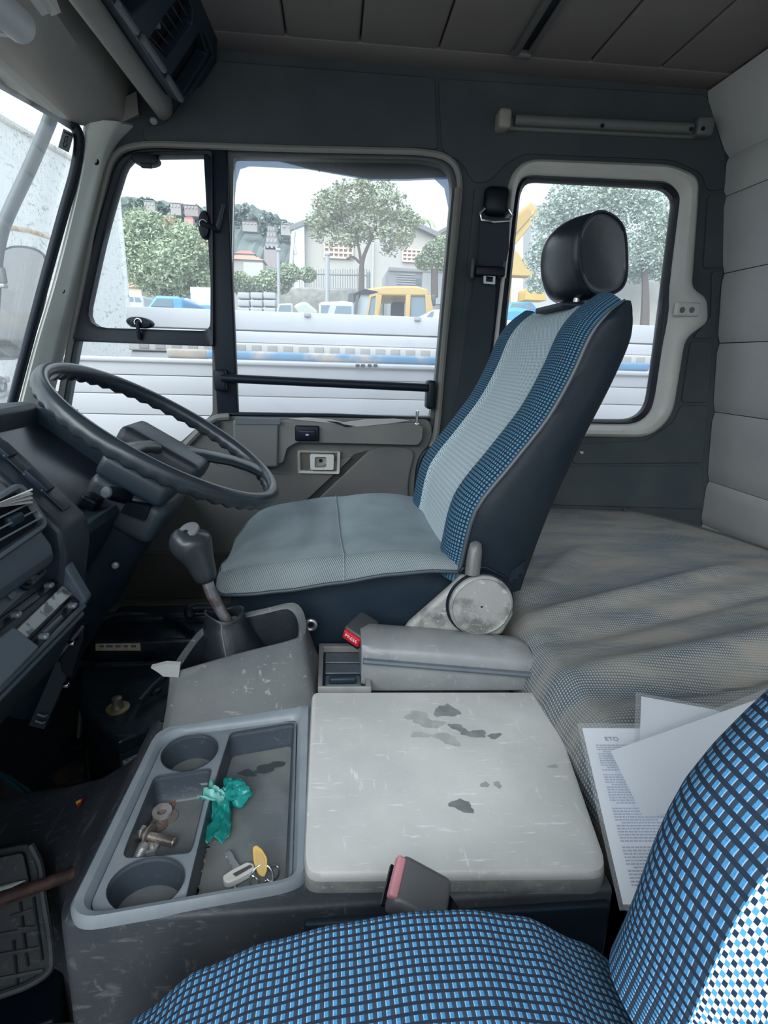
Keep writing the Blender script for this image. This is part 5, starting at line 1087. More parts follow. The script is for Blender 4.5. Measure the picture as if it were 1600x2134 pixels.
obj('case', MB().rbox(Vector(((q2[0].x + q2[1].x) / 2, yb + .09, .145)), (q2[1].x - q2[0].x, .18, .29), .012), bat_m, b2)
obj('top_ridge', MB().rbox(Vector(((q2[0].x + q2[1].x) / 2, yb + .12, .30)), ((q2[1].x - q2[0].x) * .9, .07, .03), .01), bat_m, b2)
lb = obj('label_strip', MB().prism([Y(a, b, yb - .003) for a, b in ((199, 1342), (292, 1341), (293, 1356), (199, 1356))], (0, .002, 0)), M('label_yellow', (.52, .46, .22), .6, var=(.66, .62, .48), vscale=70), b2)
for (a, c) in ((212, .010), (228, .016), (246, .012), (262, .010), (278, .012)):
    obj('label_print', MB().rbox(Y(a, 1347, yb - .0045), (c, .001, .006), .0004), M('label_ink', (.12, .12, .22), .6), lb)
hose = tag(obj('battery_cable', MB().tube(smooth_path([Y(188, 1322, yb - .02), Y(215, 1292, yb + .04), Y(270, 1279, yb + .09), Y(330, 1282, yb + .1), Y(375, 1298, yb + .06), Y(400, 1320, yb)], 8), .009, 10), rubber), 'black cable arching over the rear battery', 'cable')
hose2 = tag(obj('coolant_hose', MB().tube(smooth_path([Y(398, 1288, 1.30), Y(394, 1274, 1.31), Y(405, 1267, 1.32), Y(440, 1266, 1.32), Y(480, 1270, 1.32)], 8), .013, 12), rubber), 'thick black hose end behind the gear lever boot', 'hose')
cab2 = tag(obj('battery_cable', MB().tube(smooth_path([Z(290, 1462, BZ + .02), Z(330, 1420, BZ + .03), Z(380, 1385, BZ + .04), Z(430, 1365, BZ + .02)], 8), .008, 10), M('cable_blue', (.02, .035, .05), .4)), 'dark cable running across the front battery to the gear housing', 'cable')
struct('trim_9', MB().box((-.50, 1.18, .005), (.85, .95, .01)), mat_dark, 'dark rubber mat in the driver footwell', 'floor mat')
tag(obj('cleaning_rag', MB().grid(lambda a, b: Z(-60 + 175 * a + 6 * math.sin(b * 9), 1566 + 118 * a + 72 * b - 20 * a * b, .06 + .010 * math.sin(a * 14 + b * 5) + .006 * math.sin(b * 16 - a * 7)), 40, 24), M('rag_teal', (.03, .19, .24), .9, var=(.045, .27, .32), vscale=60, bmp=.004, bscale=220), solid=.006), 'teal terry rag lying on the footwell floor', 'rag')
tag(obj('plywood_scrap', MB().prism([Z(a, b, .075) for a, b in ((-60, 1610), (0, 1632), (56, 1668), (40, 1690), (-60, 1680))], (0, 0, .014)), M('scrap_grey', (.10, .10, .11), .7), bevel=.003), 'grey board end beside the teal rag', 'board')
tag(obj('mud_patch', MB().prism([Z(a, b, .0101) for a, b in ((108, 1622), (130, 1600), (160, 1588), (176, 1600), (172, 1628), (120, 1642))], (0, 0, .003)), M('mud_brown', (.20, .14, .11), .9, var=(.10, .095, .09), vscale=40)), 'dry brown mud patch on the footwell mat', 'mud')
pd = thing('clutch_pedal', 'grey metal pedal arm hanging in the dark footwell', 'pedal', Y(164, 1500, 1.25))
obj('arm', MB().prism([Y(a, b, 1.16) for a, b in ((166, 1470), (170, 1490), (166, 1540), (158, 1540), (162, 1490))], (0, .02, 0)), M('pedal_grey', (.16, .18, .19), .5), pd, bevel=.003)
obj('pad', MB().rbox(Y(160, 1548, 1.16), (.05, .05, .012), .004), rubber, pd)
tag(obj('conduit', MB().tube([Z(184, 1560, .02), Z(188, 1625, .02)], .006, 8), M('pedal_grey', (0, 0, 0))), 'thin grey conduit on the floor beside the battery', 'conduit')

# ================================================================== passenger footwell: ribbed black lid, stick, paper strip
fb_ = thing('ribbed_cover', 'dusty black ribbed plastic cover leaning in the passenger footwell', 'cover', Z(50, 1950, .1))
fm = M('cover_black', (.005, .009, .013), .6, var=(.012, .017, .02), vscale=14, bmp=.0008, bscale=200, scratch=(.07, .08, .085), sscale=18)
o0 = Vector((-.42, .43, .0))
cpx = [(-150, 1800), (0, 1768), (62, 1756), (84, 1800), (96, 1900), (108, 1990), (104, 2024), (60, 2052), (-150, 2110)]
pn2 = Vector((.28, -.78, .56)).normalized(); p02 = Z(60, 1756, .34)
FP = lambda a, b, o=0: PLN(a, b, p02, pn2) + pn2 * o
obj('face_plate', MB().prism(fillet([FP(*q) for q in cpx], .010, 3), pn2 * -.03), fm, fb_, bevel=.008)
ridge = M('rib_dusty', (.026, .034, .04), .6, var=(.06, .07, .075), vscale=30)
for a, b in (((-150, 1976), (78, 1934)), ((-150, 2016), (85, 1975)), ((20, 1912), (70, 1895)), ((38, 1935), (78, 1933)), ((-100, 2060), (90, 2022))): obj('rib', MB().tube([FP(*a, .001), FP(*b, .001)], .0028, 6), ridge, fb_)
for a, b in (((42, 1880), (58, 2015)), ((28, 1960), (36, 2050)), ((70, 1870), (88, 2000))): obj('rib', MB().tube([FP(*a, .001), FP(*b, .001)], .0022, 6), fm, fb_)
obj('rim_bead', MB().tube(smooth_path([FP(*q, .002) for q in ((64, 1760), (84, 1805), (90, 1870), (100, 1930), (107, 1990), (102, 2022), (60, 2050), (0, 2072), (-120, 2110))], 4), .005, 8), ridge, fb_)
obj('raised_block', MB().prism(fillet([FP(*q) for q in ((-80, 1800), (52, 1772), (66, 1838), (-80, 1862))], .006, 3), pn2 * .012), fm, fb_, bevel=.004)
obj('lower_box', MB().prism([Vector((p.x, p.y, 0)) for p in (FP(-150, 2110, -.02), FP(92, 2040, -.02), FP(92, 2040, -.02) + Vector((-.03, .1, 0)), FP(-150, 2110, -.02) + Vector((0, .12, 0)))], (0, 0, .10)), plastic_black, fb_, bevel=.006)
k0, k1 = FP(-60, 1892, .022), FP(176, 1806, .020)
stick = tag(obj('wooden_stick', MB().tube([k0, k0.lerp(k1, .3) + Vector((0, 0, .002)), k0.lerp(k1, .6), k1.lerp(k0, .04), k1], [.0085, .009, .0078, .0085, .007], 9), M('stick_brown', (.040, .018, .015), .7, var=(.085, .042, .034), vscale=60, bmp=.001, bscale=90)), 'dark red brown stick lying across the ribbed cover', 'stick')
tag(obj('paper_strip', MB().loft([[FP(-40, 1852, .014), FP(30, 1834, .014), FP(58, 1828, .016)], [FP(-40, 1870, .018), FP(30, 1842, .020), FP(58, 1829, .017)]], False), M('strip_white', (.45, .50, .50), .6), solid=.001), 'narrow white curled paper strip beside the stick', 'paper')

# ================================================================== the yard outside
GZ = -1.2                                  # ground under the truck; the yard rises behind the parked trucks
def gz(y): return GZ + (0 if y < 6 else min(1.5, (y - 6) * .3))
dirt = M('yard_dirt', (.26, .24, .21), .95, var=(.33, .31, .27), vscale=.6)
mb = MB(); ys = [-30, -2, 2, 6, 8, 10, 11, 14, 18, 26, 40, 60]
mb.grid(lambda a, b: Vector((-80 + 160 * a, ys[int(round(b * 11))], gz(ys[int(round(b * 11))]))), 8, 11)
struct('ground', mb, dirt, 'bare pale ground of the truck yard', 'ground')
white_p = M('bed_white', (.42, .43, .455), .4, var=(.385, .395, .42), vscale=1.2)
white_d = M('bed_groove', (.27, .28, .30), .6)
rustw = M('rusty_white_wall', (.88, .87, .83), .7, var=(.72, .68, .54), vscale=.9, vlo=.56, vhi=.68, scratch=(.22, .19, .17), sscale=7.0, samt=.75, slo=.585, grain=((.88, .88, .86), .9))
def zat(py, y, px=700): return Y(px, py, y).z
# --- nearer flatbed: boarded side with top rail, ribs
NY_ = 2.9
nb = thing('flatbed_truck', 'nearer white flatbed truck side filling the lower part of the windows', 'truck', (0.6, NY_, GZ))
x0, x1 = Y(140, 760, NY_).x - .15, Y(1600, 760, NY_).x + .8
zt = zat(757, NY_); 
rows = [757, 792, 830, 872, 925, 1000]
for a, b in zip(rows, rows[1:]):
    za_, zb_ = zat(a, NY_), zat(b, NY_)
    obj('side_plank', MB().rbox(((x0 + x1) / 2, NY_ + .02, (za_ + zb_) / 2), (x1 - x0, .04, za_ - zb_ - .003), .003), white_p, nb)
obj('top_rail', MB().rbox(((x0 + x1) / 2, NY_ + .02, zt - .010), (x1 - x0, .07, .024), .008), white_p, nb)
obj('backing', MB().box(((x0 + x1) / 2, NY_ + .045, zt - .42), (x1 - x0, .01, .8)), white_d, nb)
obj('bed_floor', MB().box(((x0 + x1) / 2, NY_ + .62, zt - .34), (x1 - x0, 1.1, .08)), M('bed_floor', (.3, .29, .27), .8), nb)
obj('chassis_rail', MB().box(((x0 + x1) / 2, NY_ + .6, zt - .85), (x1 - x0, .7, .3)), plastic_black, nb)
for xx in (x0 + .8, x1 - 1.0): obj('wheel', MB().lathe([(.2, -.14), (.46, -.14), (.5, -.1), (.5, .1), (.46, .14), (.2, .14)], (xx, NY_ + .35, GZ + .5), (0, 1, 0), 28), rubber, nb)
# long blue beam resting on the rail
by = NY_ + .02
beam_b = thing('loading_beam', 'long worn blue painted beam with rusty bare ends resting on the nearer flatbed', 'beam', Y(800, 748, by))
blue_w = M('beam_blue', (.10, .24, .40), .6, var=(.42, .37, .32), vscale=5, vlo=.46, vhi=.58)
bz0, bz1 = zat(738, by) - .004, zat(758, by) - .003
obj('beam_body', MB().rbox(((Y(352, 748, by).x + Y(1352, 748, by).x) / 2, by - .0, (bz0 + bz1) / 2 + .008), (Y(1352, 748, by).x - Y(352, 748, by).x, .05, bz0 - bz1 - .004), .012), blue_w, beam_b)
obj('bare_end', MB().rbox((Y(393, 748, by).x, by - .001, (bz0 + bz1) / 2 + .008), (.20, .053, bz0 - bz1 - .001), .012), M('beam_bare', (.36, .31, .26), .7, var=(.28, .25, .22), vscale=12), beam_b)
for q in (745, 756, 770, 782): obj('hinge_pin', MB().rbox(Y(q, 762, by - .035), (.02, .02, .016), .004), rubber, beam_b)
# --- farther flatbed: panel with top band, perforated chassis rail
FY = 4.7
fbd = thing('flatbed_truck', 'farther white flatbed truck panel with slotted rail below it', 'truck', (1, FY, GZ))
x0, x1 = Y(266, 680, FY).x, Y(1500, 680, FY).x + .6
ztop = zat(648, FY, 560)
for a, b in ((648, 690), (691, 716)):
    za_, zb_ = zat(a, FY, 560), zat(b, FY, 560)
    obj('side_plank', MB().rbox(((x0 + x1) / 2, FY + .03, (za_ + zb_) / 2), (x1 - x0, .06, za_ - zb_ - .006), .006), white_p, fbd)
obj('backing', MB().box(((x0 + x1) / 2, FY + .06, ztop - .35), (x1 - x0, .02, .7)), white_d, fbd)
obj('bed_floor', MB().box(((x0 + x1) / 2, FY + .75, ztop - .30), (x1 - x0, 1.4, .08)), M('bed_floor', (0, 0, 0)), fbd)
sa, sb = zat(716, FY, 560), zat(738, FY, 560)
rail = obj('slotted_rail', MB().rbox(((x0 + x1) / 2, FY + .0, (sa + sb) / 2), (x1 - x0, .05, sa - sb), .01), M('rail_cream', (.40, .395, .385), .6), fbd)
k = 0; xx = x0 + .12
while xx < x1 - .1:
    obj('rail_slot', MB().rbox((xx, FY - .027, (sa + sb) / 2), (.075, .012, (sa - sb) * .62), .004), M('slot_shade', (.27, .26, .25), .8), rail); xx += .125
for q in (480, 640, 870): obj('lamp', MB().rbox((Y(q, 646, FY).x, FY - .005, ztop - .02), (.05, .03, .03), .006), M('bed_groove', (0, 0, 0)), fbd)
obj('lower_skirt', MB().rbox(((x0 + x1) / 2, FY + .03, sb - .35), (x1 - x0, .06, .68), .01), white_p, fbd)
obj('chassis_rail', MB().box(((x0 + x1) / 2, FY + .8, GZ + .7), (x1 - x0, .8, .3)), plastic_black, fbd)
for xx in (x0 + 1.2, x1 - 1.2): obj('wheel', MB().lathe([(.2, -.14), (.46, -.14), (.5, -.1), (.5, .1), (.46, .14), (.2, .14)], (xx, FY + .4, GZ + .5), (0, 1, 0), 28), rubber, fbd)
# --- white scratched box body at the left
bxx = -2.5
far_t, far_b = X(250, 388, bxx), X(268, 662, bxx)
ye = far_b.y
bw = thing('box_truck', 'white scratched and rusty box truck body at the left', 'truck', (bxx - 1.2, 4.5, GZ))
zt0 = X(0, 243, bxx).z; yt0 = X(0, 243, bxx).y
def top_z(y): return zt0 + (far_t.z - zt0) * (y - yt0) / (far_t.y - yt0)
obj('side_wall', MB().loft([[Vector((bxx, 1.9, .1)), Vector((bxx, 1.9, top_z(1.9))), Vector((bxx - 2.4, 1.9, top_z(1.9))), Vector((bxx - 2.4, 1.9, .1))], [Vector((bxx, ye, .1)), Vector((bxx, ye, top_z(ye))), Vector((bxx - 2.4, ye, top_z(ye))), Vector((bxx - 2.4, ye, .1))]]), rustw, bw)
obj('corner_post', MB().rbox((bxx + .01, ye - .03, (.1 + top_z(ye)) / 2), (.05, .06, top_z(ye) - .1), .01), rustw, bw)
obj('top_rail', MB().tube([Vector((bxx + .01, 1.9, top_z(1.9))), Vector((bxx + .01, ye, top_z(ye)))], .03, 8), rustw, bw)
obj('rust_band', MB().tube([X(18, 474, bxx + .004), X(60, 480, bxx + .004), X(110, 496, bxx + .004)], .018, 6, flat=.3), M('rust_orange', (.55, .36, .18), .8, var=(.72, .66, .55), vscale=14), bw)
for q in (790, 820, 850): obj('hinge', MB().rbox(X(8, q, bxx + .02), (.04, .10, .05), .01), white_p, bw)
obj('hinge_ring', MB().tube([X(4, 802, bxx + .03) + Vector((0, .05 * math.cos(t), .05 * math.sin(t))) for t in [k * PI / 8 for k in range(16)]], .012, 6, True), plastic_mid, bw)
obj('chassis_rail', MB().box((bxx - 1.2, 4.0, -.15), (.9, 4.0, .45)), plastic_black, bw)
for yy in (2.8, 5.4): obj('wheel', MB().lathe([(.2, -.14), (.46, -.14), (.5, -.1), (.5, .1), (.46, .14), (.2, .14)], (bxx - .3, yy, GZ + .5), (1, 0, 0), 28), rubber, bw)
# --- outside mirror and its arm
MY = 1.98
mi = thing('outside_mirror', 'rounded rectangular outside mirror beyond the windscreen at left', 'mirror', Y(40, 640, MY))
mnn = Vector((.32, -.945, -.06)).normalized(); mp0 = Y(40, 640, MY)
mo = fillet([PLN(a, b, mp0, mnn) for a, b in ((2, 522), (26, 510), (70, 514), (98, 530), (96, 640), (66, 735), (40, 750), (-60, 752), (-60, 540))], [.03, .03, .03, .03, .1, .05, .03, .03, .03], 4)
mcn = sum(mo, Vector()) / len(mo)
obj('housing', MB().loft([mo, [p - mnn * .03 for p in mo], [mcn + (p - mcn) * .85 - mnn * .06 for p in mo]]), M('mirror_shell', (.12, .15, .16), .4), mi)
mg, mnt_, mbs_ = newmat('mirror_glass'); mbs_.inputs['Metallic'].default_value = 1; mbs_.inputs['Roughness'].default_value = .03; mbs_.inputs['Base Color'].default_value = (.40, .38, .36, 1)
obj('mirror_glass', MB().prism([mcn + (p - mcn) * .95 + mnn * .004 for p in mo], mnn * -.002), mg, mi, smooth=False)
ma = thing('mirror_arm', 'grey bent tube carrying the outside mirror, seen through the windscreen', 'mirror arm', Y(60, 400, 1.96))
obj('tube', MB().tube(smooth_path([Y(112, 225, 1.96), Y(100, 260, 1.96), Y(62, 350, 1.96), Y(20, 440, 1.96), Y(2, 490, 1.96), Y(-8, 560, 1.96), Y(-10, 700, 1.97)], 5), .019, 12), M('arm_grey', (.12, .14, .155), .45), ma)
obj('clamp', MB().rbox(Y(4, 575, 1.975), (.04, .05, .05), .008), M('mirror_shell', (0, 0, 0)), ma)
obj('clamp', MB().rbox(Y(4, 596, 1.96), (.03, .03, .012), .004), white_p, ma)

# --- vegetation
def leaf_mb(centres, n, size, seed, squash=.8):
    rn = random.Random(seed); mb = MB(); tot = sum(r ** 2 for _, r in centres)
    for c, r in centres:
        c = Vector(c)
        for _ in range(int(n * r * r / tot)):
            d = Vector((rn.gauss(0, 1), rn.gauss(0, 1), rn.gauss(0, 1))).normalized(); p = c + Vector((d.x, d.y * .8, d.z * squash)) * r * (rn.random() ** .5)
            a = Vector((rn.gauss(0, 1), rn.gauss(0, 1), rn.gauss(0, .6))).normalized(); b = a.orthogonal().normalized(); b = (Quaternion(a, rn.random() * 6.28) @ b); s = size * (.6 + .8 * rn.random())
            mb.add([p - a * s, p + b * s * .5, p + a * s, p - b * s * .5], [[0, 1, 2, 3]])
    return mb
def leafmat(name, c1, c2, c3=None):
    m, nt, b = newmat(name); g = nt.nodes.new('ShaderNodeNewGeometry')
    rpn = nt.nodes.new('ShaderNodeValToRGB'); e = rpn.color_ramp.elements; e[0].color = (*c1, 1); e[1].color = (*c2, 1)
    if c3: x = e.new(.93); x.color = (*c2, 1); e[-1].color = (*c3, 1)
    nt.links.new(g.outputs['Random Per Island'], rpn.inputs[0]); nt.links.new(rpn.outputs[0], b.inputs['Base Color']); b.inputs['Roughness'].default_value = .6
    b.inputs['Specular IOR Level'].default_value = .25
    MATS[name] = m; return m
lf_main = leafmat('leaf_olive', (.24, .29, .19), (.42, .45, .33), (.48, .28, .21))
lf_left = leafmat('leaf_green', (.26, .33, .21), (.43, .49, .33))
lf_shrub = leafmat('leaf_pale', (.26, .34, .28), (.55, .62, .54))
lf_far = leafmat('leaf_hill', (.17, .23, .21), (.27, .33, .30))
bark = M('bark', (.11, .09, .075), .9)
def tree(name, label, cat, pxs, y, n, size, lm, seed, trunks=(), group=None, base_px=None):
    cs = [(Y(a, b, y + dy), r * y / FPX) for a, b, r, dy in pxs]
    t = thing(name, label, cat, Vector((cs[0][0].x, y, gz(y))), group)
    obj('foliage', leaf_mb(cs, n, size, seed), lm, t, smooth=False, kind='stuff')
    for tr_ in trunks:
        pts = smooth_path([Y(a, b, y) for a, b, _ in tr_], 4); rr = [_ for __, ___, _ in tr_]; k = len(pts)
        obj('branch' if tr_[0][2] < .09 else 'trunk', MB().tube(pts, [lerp_table([(0, rr[0]), (1, rr[-1])], i / (k - 1)) for i in range(k)], 7), bark, t)
    return t
rn_ = random.Random(11); main_cl = []
while len(main_cl) < 64:
    px, py = rn_.uniform(648, 872), rn_.uniform(382, 552); e = ((px - 762) / 112) ** 2 + ((py - 456) / 80) ** 2
    if e < 1 and not (py > 500 and 700 < px < 800): main_cl.append((px, py, 12 + 18 * rn_.random() * (1.1 - e * .6), rn_.uniform(-1, 1)))
tree('yard_tree', 'airy tree with reddish seed pods in front of the gabled warehouse', 'tree',
     main_cl, 15, 9500, .046, lf_main, 3,
     [[(752, 700, .085), (752, 580, .075), (756, 540, .06), (770, 505, .045), (785, 470, .025)], [(754, 560, .04), (748, 520, .05), (740, 480, .03)], [(762, 520, .035), (780, 490, .028), (796, 474, .03)], [(750, 548, .035), (736, 536, .028), (722, 540, .03)]])
tree('leafy_tree', 'bushy green tree seen through the quarter window beside the box truck', 'tree',
     [(300, 520, 52, 0), (350, 490, 46, .5), (300, 470, 40, 0), (390, 510, 48, 0), (410, 550, 44, .6), (350, 550, 54, -.4), (290, 560, 44, 0), (270, 500, 40, 0), (420, 590, 34, 0), (370, 595, 36, 0), (320, 590, 34, 0)], 14, 17000, .042, lf_left, 5, [[(350, 640, .14), (348, 600, .12), (352, 540, .10)]])
tree('leafy_tree', 'low spreading palm like bushes left of the gate post', 'shrub', [(500, 590, 26, 0), (540, 600, 28, .4), (580, 590, 26, .2), (600, 570, 24, 0), (640, 572, 18, 0), (560, 575, 18, .6)], 15.5, 11000, .042, lf_left, 8, [[(560, 800, .10), (560, 610, .09)]])
tree('garden_shrub', 'green bush in front of the right hand gable by the white van', 'shrub', [(905, 525, 24, 0), (925, 510, 22, .3), (885, 545, 20, 0), (925, 545, 22, 0)], 15.2, 8000, .042, lf_left, 9, [[(905, 620, .10), (905, 560, .09)]])
tree('pale_shrub', 'tall pale leaved shrub behind the driver headrest outside the rear window', 'shrub',
     [(1190, 420, 52, 0), (1150, 460, 44, .2), (1140, 510, 36, 0), (1250, 410, 60, .5), (1330, 420, 60, .3), (1380, 470, 52, 0), (1340, 520, 54, 0), (1120, 540, 30, 0), (1330, 560, 40, .4), (1390, 560, 36, 0), (1120, 590, 26, 0), (1180, 560, 40, .5), (1260, 500, 60, .8)], 9.5, 24000, .028, lf_shrub, 12, [[(1240, 760, .12), (1240, 640, .11), (1230, 520, .09)], [(1340, 740, .09), (1345, 620, .07), (1340, 520, .04)]])
pal = thing('palm_crown', 'small palm crown above the ridge of the warehouse roof', 'palm', Y(880, 465, 46))
for k in range(9):
    a = k * 2 * PI / 9; c = Y(880, 470, 46); pts = [c + Vector((math.cos(a) * t * .72, math.sin(a) * t * .5, .44 * math.sin(t * 2.4))) for t in (0, .4, .8, 1.2, 1.5)]
    obj('frond', MB().tube(pts, [.05, .10, .12, .08, .02], 5, flat=.25), lf_left, pal)
obj('trunk', MB().tube([Y(880, 470, 46), Y(880, 730, 46)], .12, 7), bark, pal)
# --- hillside with houses
hm_, hnt, hb = newmat('hazy_hillside')
hn = noise(hnt, coords(hnt), .18, 6); hb.inputs['Roughness'].default_value = 1; hb.inputs['Specular IOR Level'].default_value = 0
hnt.links.new(mix(hnt, ramp(hnt, hn, .35, .65), (.105, .135, .125), (.165, .20, .185)), hb.inputs['Base Color'])
HY = 90
sky_px = [(-200, 470), (60, 440), (180, 425), (258, 418), (290, 414), (340, 424), (400, 432), (446, 440), (490, 432), (520, 430), (545, 442), (575, 452), (592, 466), (615, 470), (660, 486), (740, 500), (900, 520), (1100, 520), (1300, 500), (1700, 480)]
top = smooth_path([Y(a, b, HY) for a, b in sky_px], 5); rn_ = random.Random(2)
top = [p + Vector((0, 0, rn_.random() * .5)) for p in top]
loops = []
for k in range(9):
    t = k / 8; loops.append([Vector((p.x, HY - 50 * t, (p.z - 6) * (1 - t) ** 1.05 + 6 * 1 - 5.7 * t + (rn_.random() - .5) * 1.0 * (1 - t) * (t > 0))) for p in top])
struct('hillside', MB().loft(loops, False), hm_, 'hazy wooded hillside with scattered houses on the skyline', 'hillside')
def hz_y(px, py, y=None): return Y(px, py, y or 80)
cs = []
for k in range(120):
    px = rn_.choice([rn_.uniform(250, 450), rn_.uniform(485, 625)]); cs.append((px, lerp_table(sky_px, px) + 5 + rn_.random() * 80, 8 + 8 * rn_.random()))
for k, (a, b, lb_) in enumerate(((255, 452, 'hazy tree line on the hillside seen through the quarter window'), (485, 625, 'hazy tree line on the hillside left of the warehouse'))):
    g = [(Y(px, py, 78), r * 78 / FPX) for px, py, r in cs if a < px < b]
    t = thing('hillside_trees', lb_, 'trees', g[0][0]); obj('foliage', leaf_mb(g, 9000, .36, 20 + k), lf_far, t, smooth=False, kind='stuff'); t['kind'] = 'stuff'
def on_ground(y): return gz(y)
def house(label, px0, px1, top_, bot, y, wall_c, roof_c=None, depth=None, roofh=0, wins=0, name='house', gable=False, group=None):
    a, b = Y(px0, bot, y), Y(px1, top_, y); w = b.x - a.x; d = depth or w * .8; cx = (a.x + b.x) / 2
    t = thing(name, label, 'building', (cx, y + d / 2, a.z), group); dn = .6 if y > 55 else (a.z - gz(y) if name == 'house' and y > 30 else 0)
    obj('wall', MB().box((cx, y + d / 2, (a.z + b.z) / 2 - dn / 2), (w, d, b.z - a.z + dn)), wall_c, t)
    if roof_c:
        h = roofh * y / FPX; e = w * .06
        P = [Vector((a.x - e, y - e, b.z)), Vector((b.x + e, y - e, b.z)), Vector((b.x + e, y + d + e, b.z)), Vector((a.x - e, y + d + e, b.z))]
        r0 = Vector((a.x + w * .25, y + d / 2, b.z + h)); r1 = Vector((b.x - w * .25, y + d / 2, b.z + h))
        obj('roof', MB().add(P + [r0, r1], [[0, 1, 5, 4], [1, 2, 5], [2, 3, 4, 5], [3, 0, 4], [3, 2, 1, 0]]), roof_c, t, smooth=False)
    for k in range(wins):
        wx = a.x + w * (k + .5) / wins; obj('window', MB().box((wx, y - .02 * w, a.z + (b.z - a.z) * .55), (w / wins * .45, .05 * w, (b.z - a.z) * .38)), M('far_window', (.30, .32, .34), .5), t)
    return t
rr_ = M('roof_red', (.42, .17, .13), .8); ro_ = M('roof_orange', (.44, .25, .17), .8); wc_ = M('far_wall', (.33, .315, .30), .8); wp_ = M('far_wall_pink', (.30, .26, .255), .8); wl_ = M('far_wall_lime', (.44, .46, .39), .8); rs_ = M('roof_grey', (.34, .36, .37), .8)
house('beige house with dark windows on the skyline above the tree', 355, 376, 424, 436, 74, wc_, rr_, None, 3, 3)
house('long pale house on the skyline left of the quarter window latch', 384, 412, 428, 438, 74, wp_, ro_, None, 3, 4)
house('small white house on the skyline far left of the quarter window', 300, 322, 420, 432, 74, wc_, rs_, None, 3, 3)
house('red roofed long shed halfway up the hillside', 338, 366, 452, 462, 70, rr_, rr_, None, 4, 0)
house('smaller dull red shed right of the long red shed', 384, 402, 454, 463, 70, M('dull_red', (.50, .28, .27), .8), rr_, None, 3, 0)
house('pale house with orange roof beside the divider bar on the hill', 416, 442, 512, 526, 60, wc_, ro_, None, 6, 2)
house('broad orange roofed house below the hillside', 470, 546, 543, 570, 42, wc_, ro_, None, 12, 0)
house('lime washed house with flat grey roof left of the gate post', 508, 548, 548, 575, 38, wl_, None, None, 0, 0)
house('second red roofed house behind the broad orange roof', 490, 530, 530, 545, 48, wp_, rr_, None, 8, 2)
house('white villa in the trees on the right slope of the hill', 505, 535, 462, 470, 72, wc_, rr_, None, 3, 4)
house('pale house below the skyline right of the tower block', 585, 612, 468, 478, 72, wc_, rs_, None, 3, 2)
tb_ = thing('tower_block', 'unfinished grey tower block with rows of openings on the hillside', 'building', Y(566, 520, 66))
for k in range(4):
    z0, z1 = 520 - k * 12, 508 - k * 12; a, b = Y(553 + k * 1.5, z0, 66), Y(580 - k * 2.5, z1, 66)
    s_ = obj('storey', MB().box(((a.x + b.x) / 2, 67, (a.z + b.z) / 2), (b.x - a.x, 2, (b.z - a.z) * .92)), wp_, tb_)
    for j in range(3): obj('window', MB().box((a.x + (b.x - a.x) * (j + .5) / 3, 65.98, (a.z + b.z) / 2), ((b.x - a.x) * .17, .1, (b.z - a.z) * .5)), M('far_window', (0, 0, 0)), s_)
obj('lower_part', MB().box((Y(565, 540, 66).x, 67, Y(565, 545, 66).z), (1.5, 2, 3.0)), wp_, tb_)
# --- gabled warehouse behind the tree
GY = 24
wh = thing('warehouse', 'cream gabled warehouse with brick lattice vents behind the tree', 'building', Y(770, 600, GY))
gw = M('warehouse_wall', (.43, .41, .36), .8, var=(.39, .38, .36), vscale=.5); gr = M('warehouse_roof', (.20, .21, .22), .7)
gp_ = [Y(614, 480, GY), Y(760, 425, GY), Y(908, 492, GY), Vector((Y(908, 700, GY).x, GY, gz(GY))), Vector((Y(614, 700, GY).x, GY, gz(GY)))]
obj('gable_wall', MB().prism(gp_, (0, .3, 0)), gw, wh, smooth=False)
for a, b in (((604, 480), (762, 420)), ((758, 420), (918, 496))):
    p, q = Y(*a, GY - .3), Y(*b, GY - .3); obj('roof_slope', MB().loft([[p, q, q + Vector((0, 0, .18)), p + Vector((0, 0, .18))], [r + Vector((0, 9, 0)) for r in (p, q, q + Vector((0, 0, .18)), p + Vector((0, 0, .18)))]]), gr, wh, smooth=False)
obj('corner_column', MB().box(Y(624, 545, GY - .1), (.42, .3, 2.9)), M('column_grey', (.52, .54, .56), .7), wh)
lat = M('lattice_dark', (.24, .19, .16), .8); brk = M('lattice_brick', (.62, .48, .40), .8)
for (a, b, c, d) in ((676, 508, 735, 537), (838, 521, 876, 545)):
    p, q = Y(a, d, GY), Y(c, b, GY); vt = obj('vent_lattice', MB().box(((p.x + q.x) / 2, GY - .02, (p.z + q.z) / 2), (q.x - p.x, .06, q.z - p.z)), lat, wh)
    for k in range(4): obj('lattice_row', MB().box(((p.x + q.x) / 2, GY - .07, p.z + (q.z - p.z) * (k + .1) / 3.2), (q.x - p.x, .06, .07)), brk, vt)
    n_ = int((c - a) / 9)
    for k in range(n_ + 1): obj('lattice_post', MB().box((p.x + (q.x - p.x) * k / n_, GY - .065, (p.z + q.z) / 2), (.06, .05, q.z - p.z)), brk, vt)
obj('drain_pipe', MB().tube([Y(778, 500, GY - .12), Y(776, 600, GY - .12)], .035, 6), M('pipe_grey', (.45, .46, .46), .6), wh)
wh2 = thing('side_warehouse', 'second warehouse roof slope entering at the right edge of the door window', 'building', Y(940, 560, 35))
obj('gable_wall', MB().prism([Y(908, 492, 35), Y(1010, 440, 35), Y(1090, 480, 35), Y(1090, 735, 35), Y(908, 735, 35)], (0, .3, 0)), M('warehouse_sand', (.56, .53, .44), .8), wh2, smooth=False)
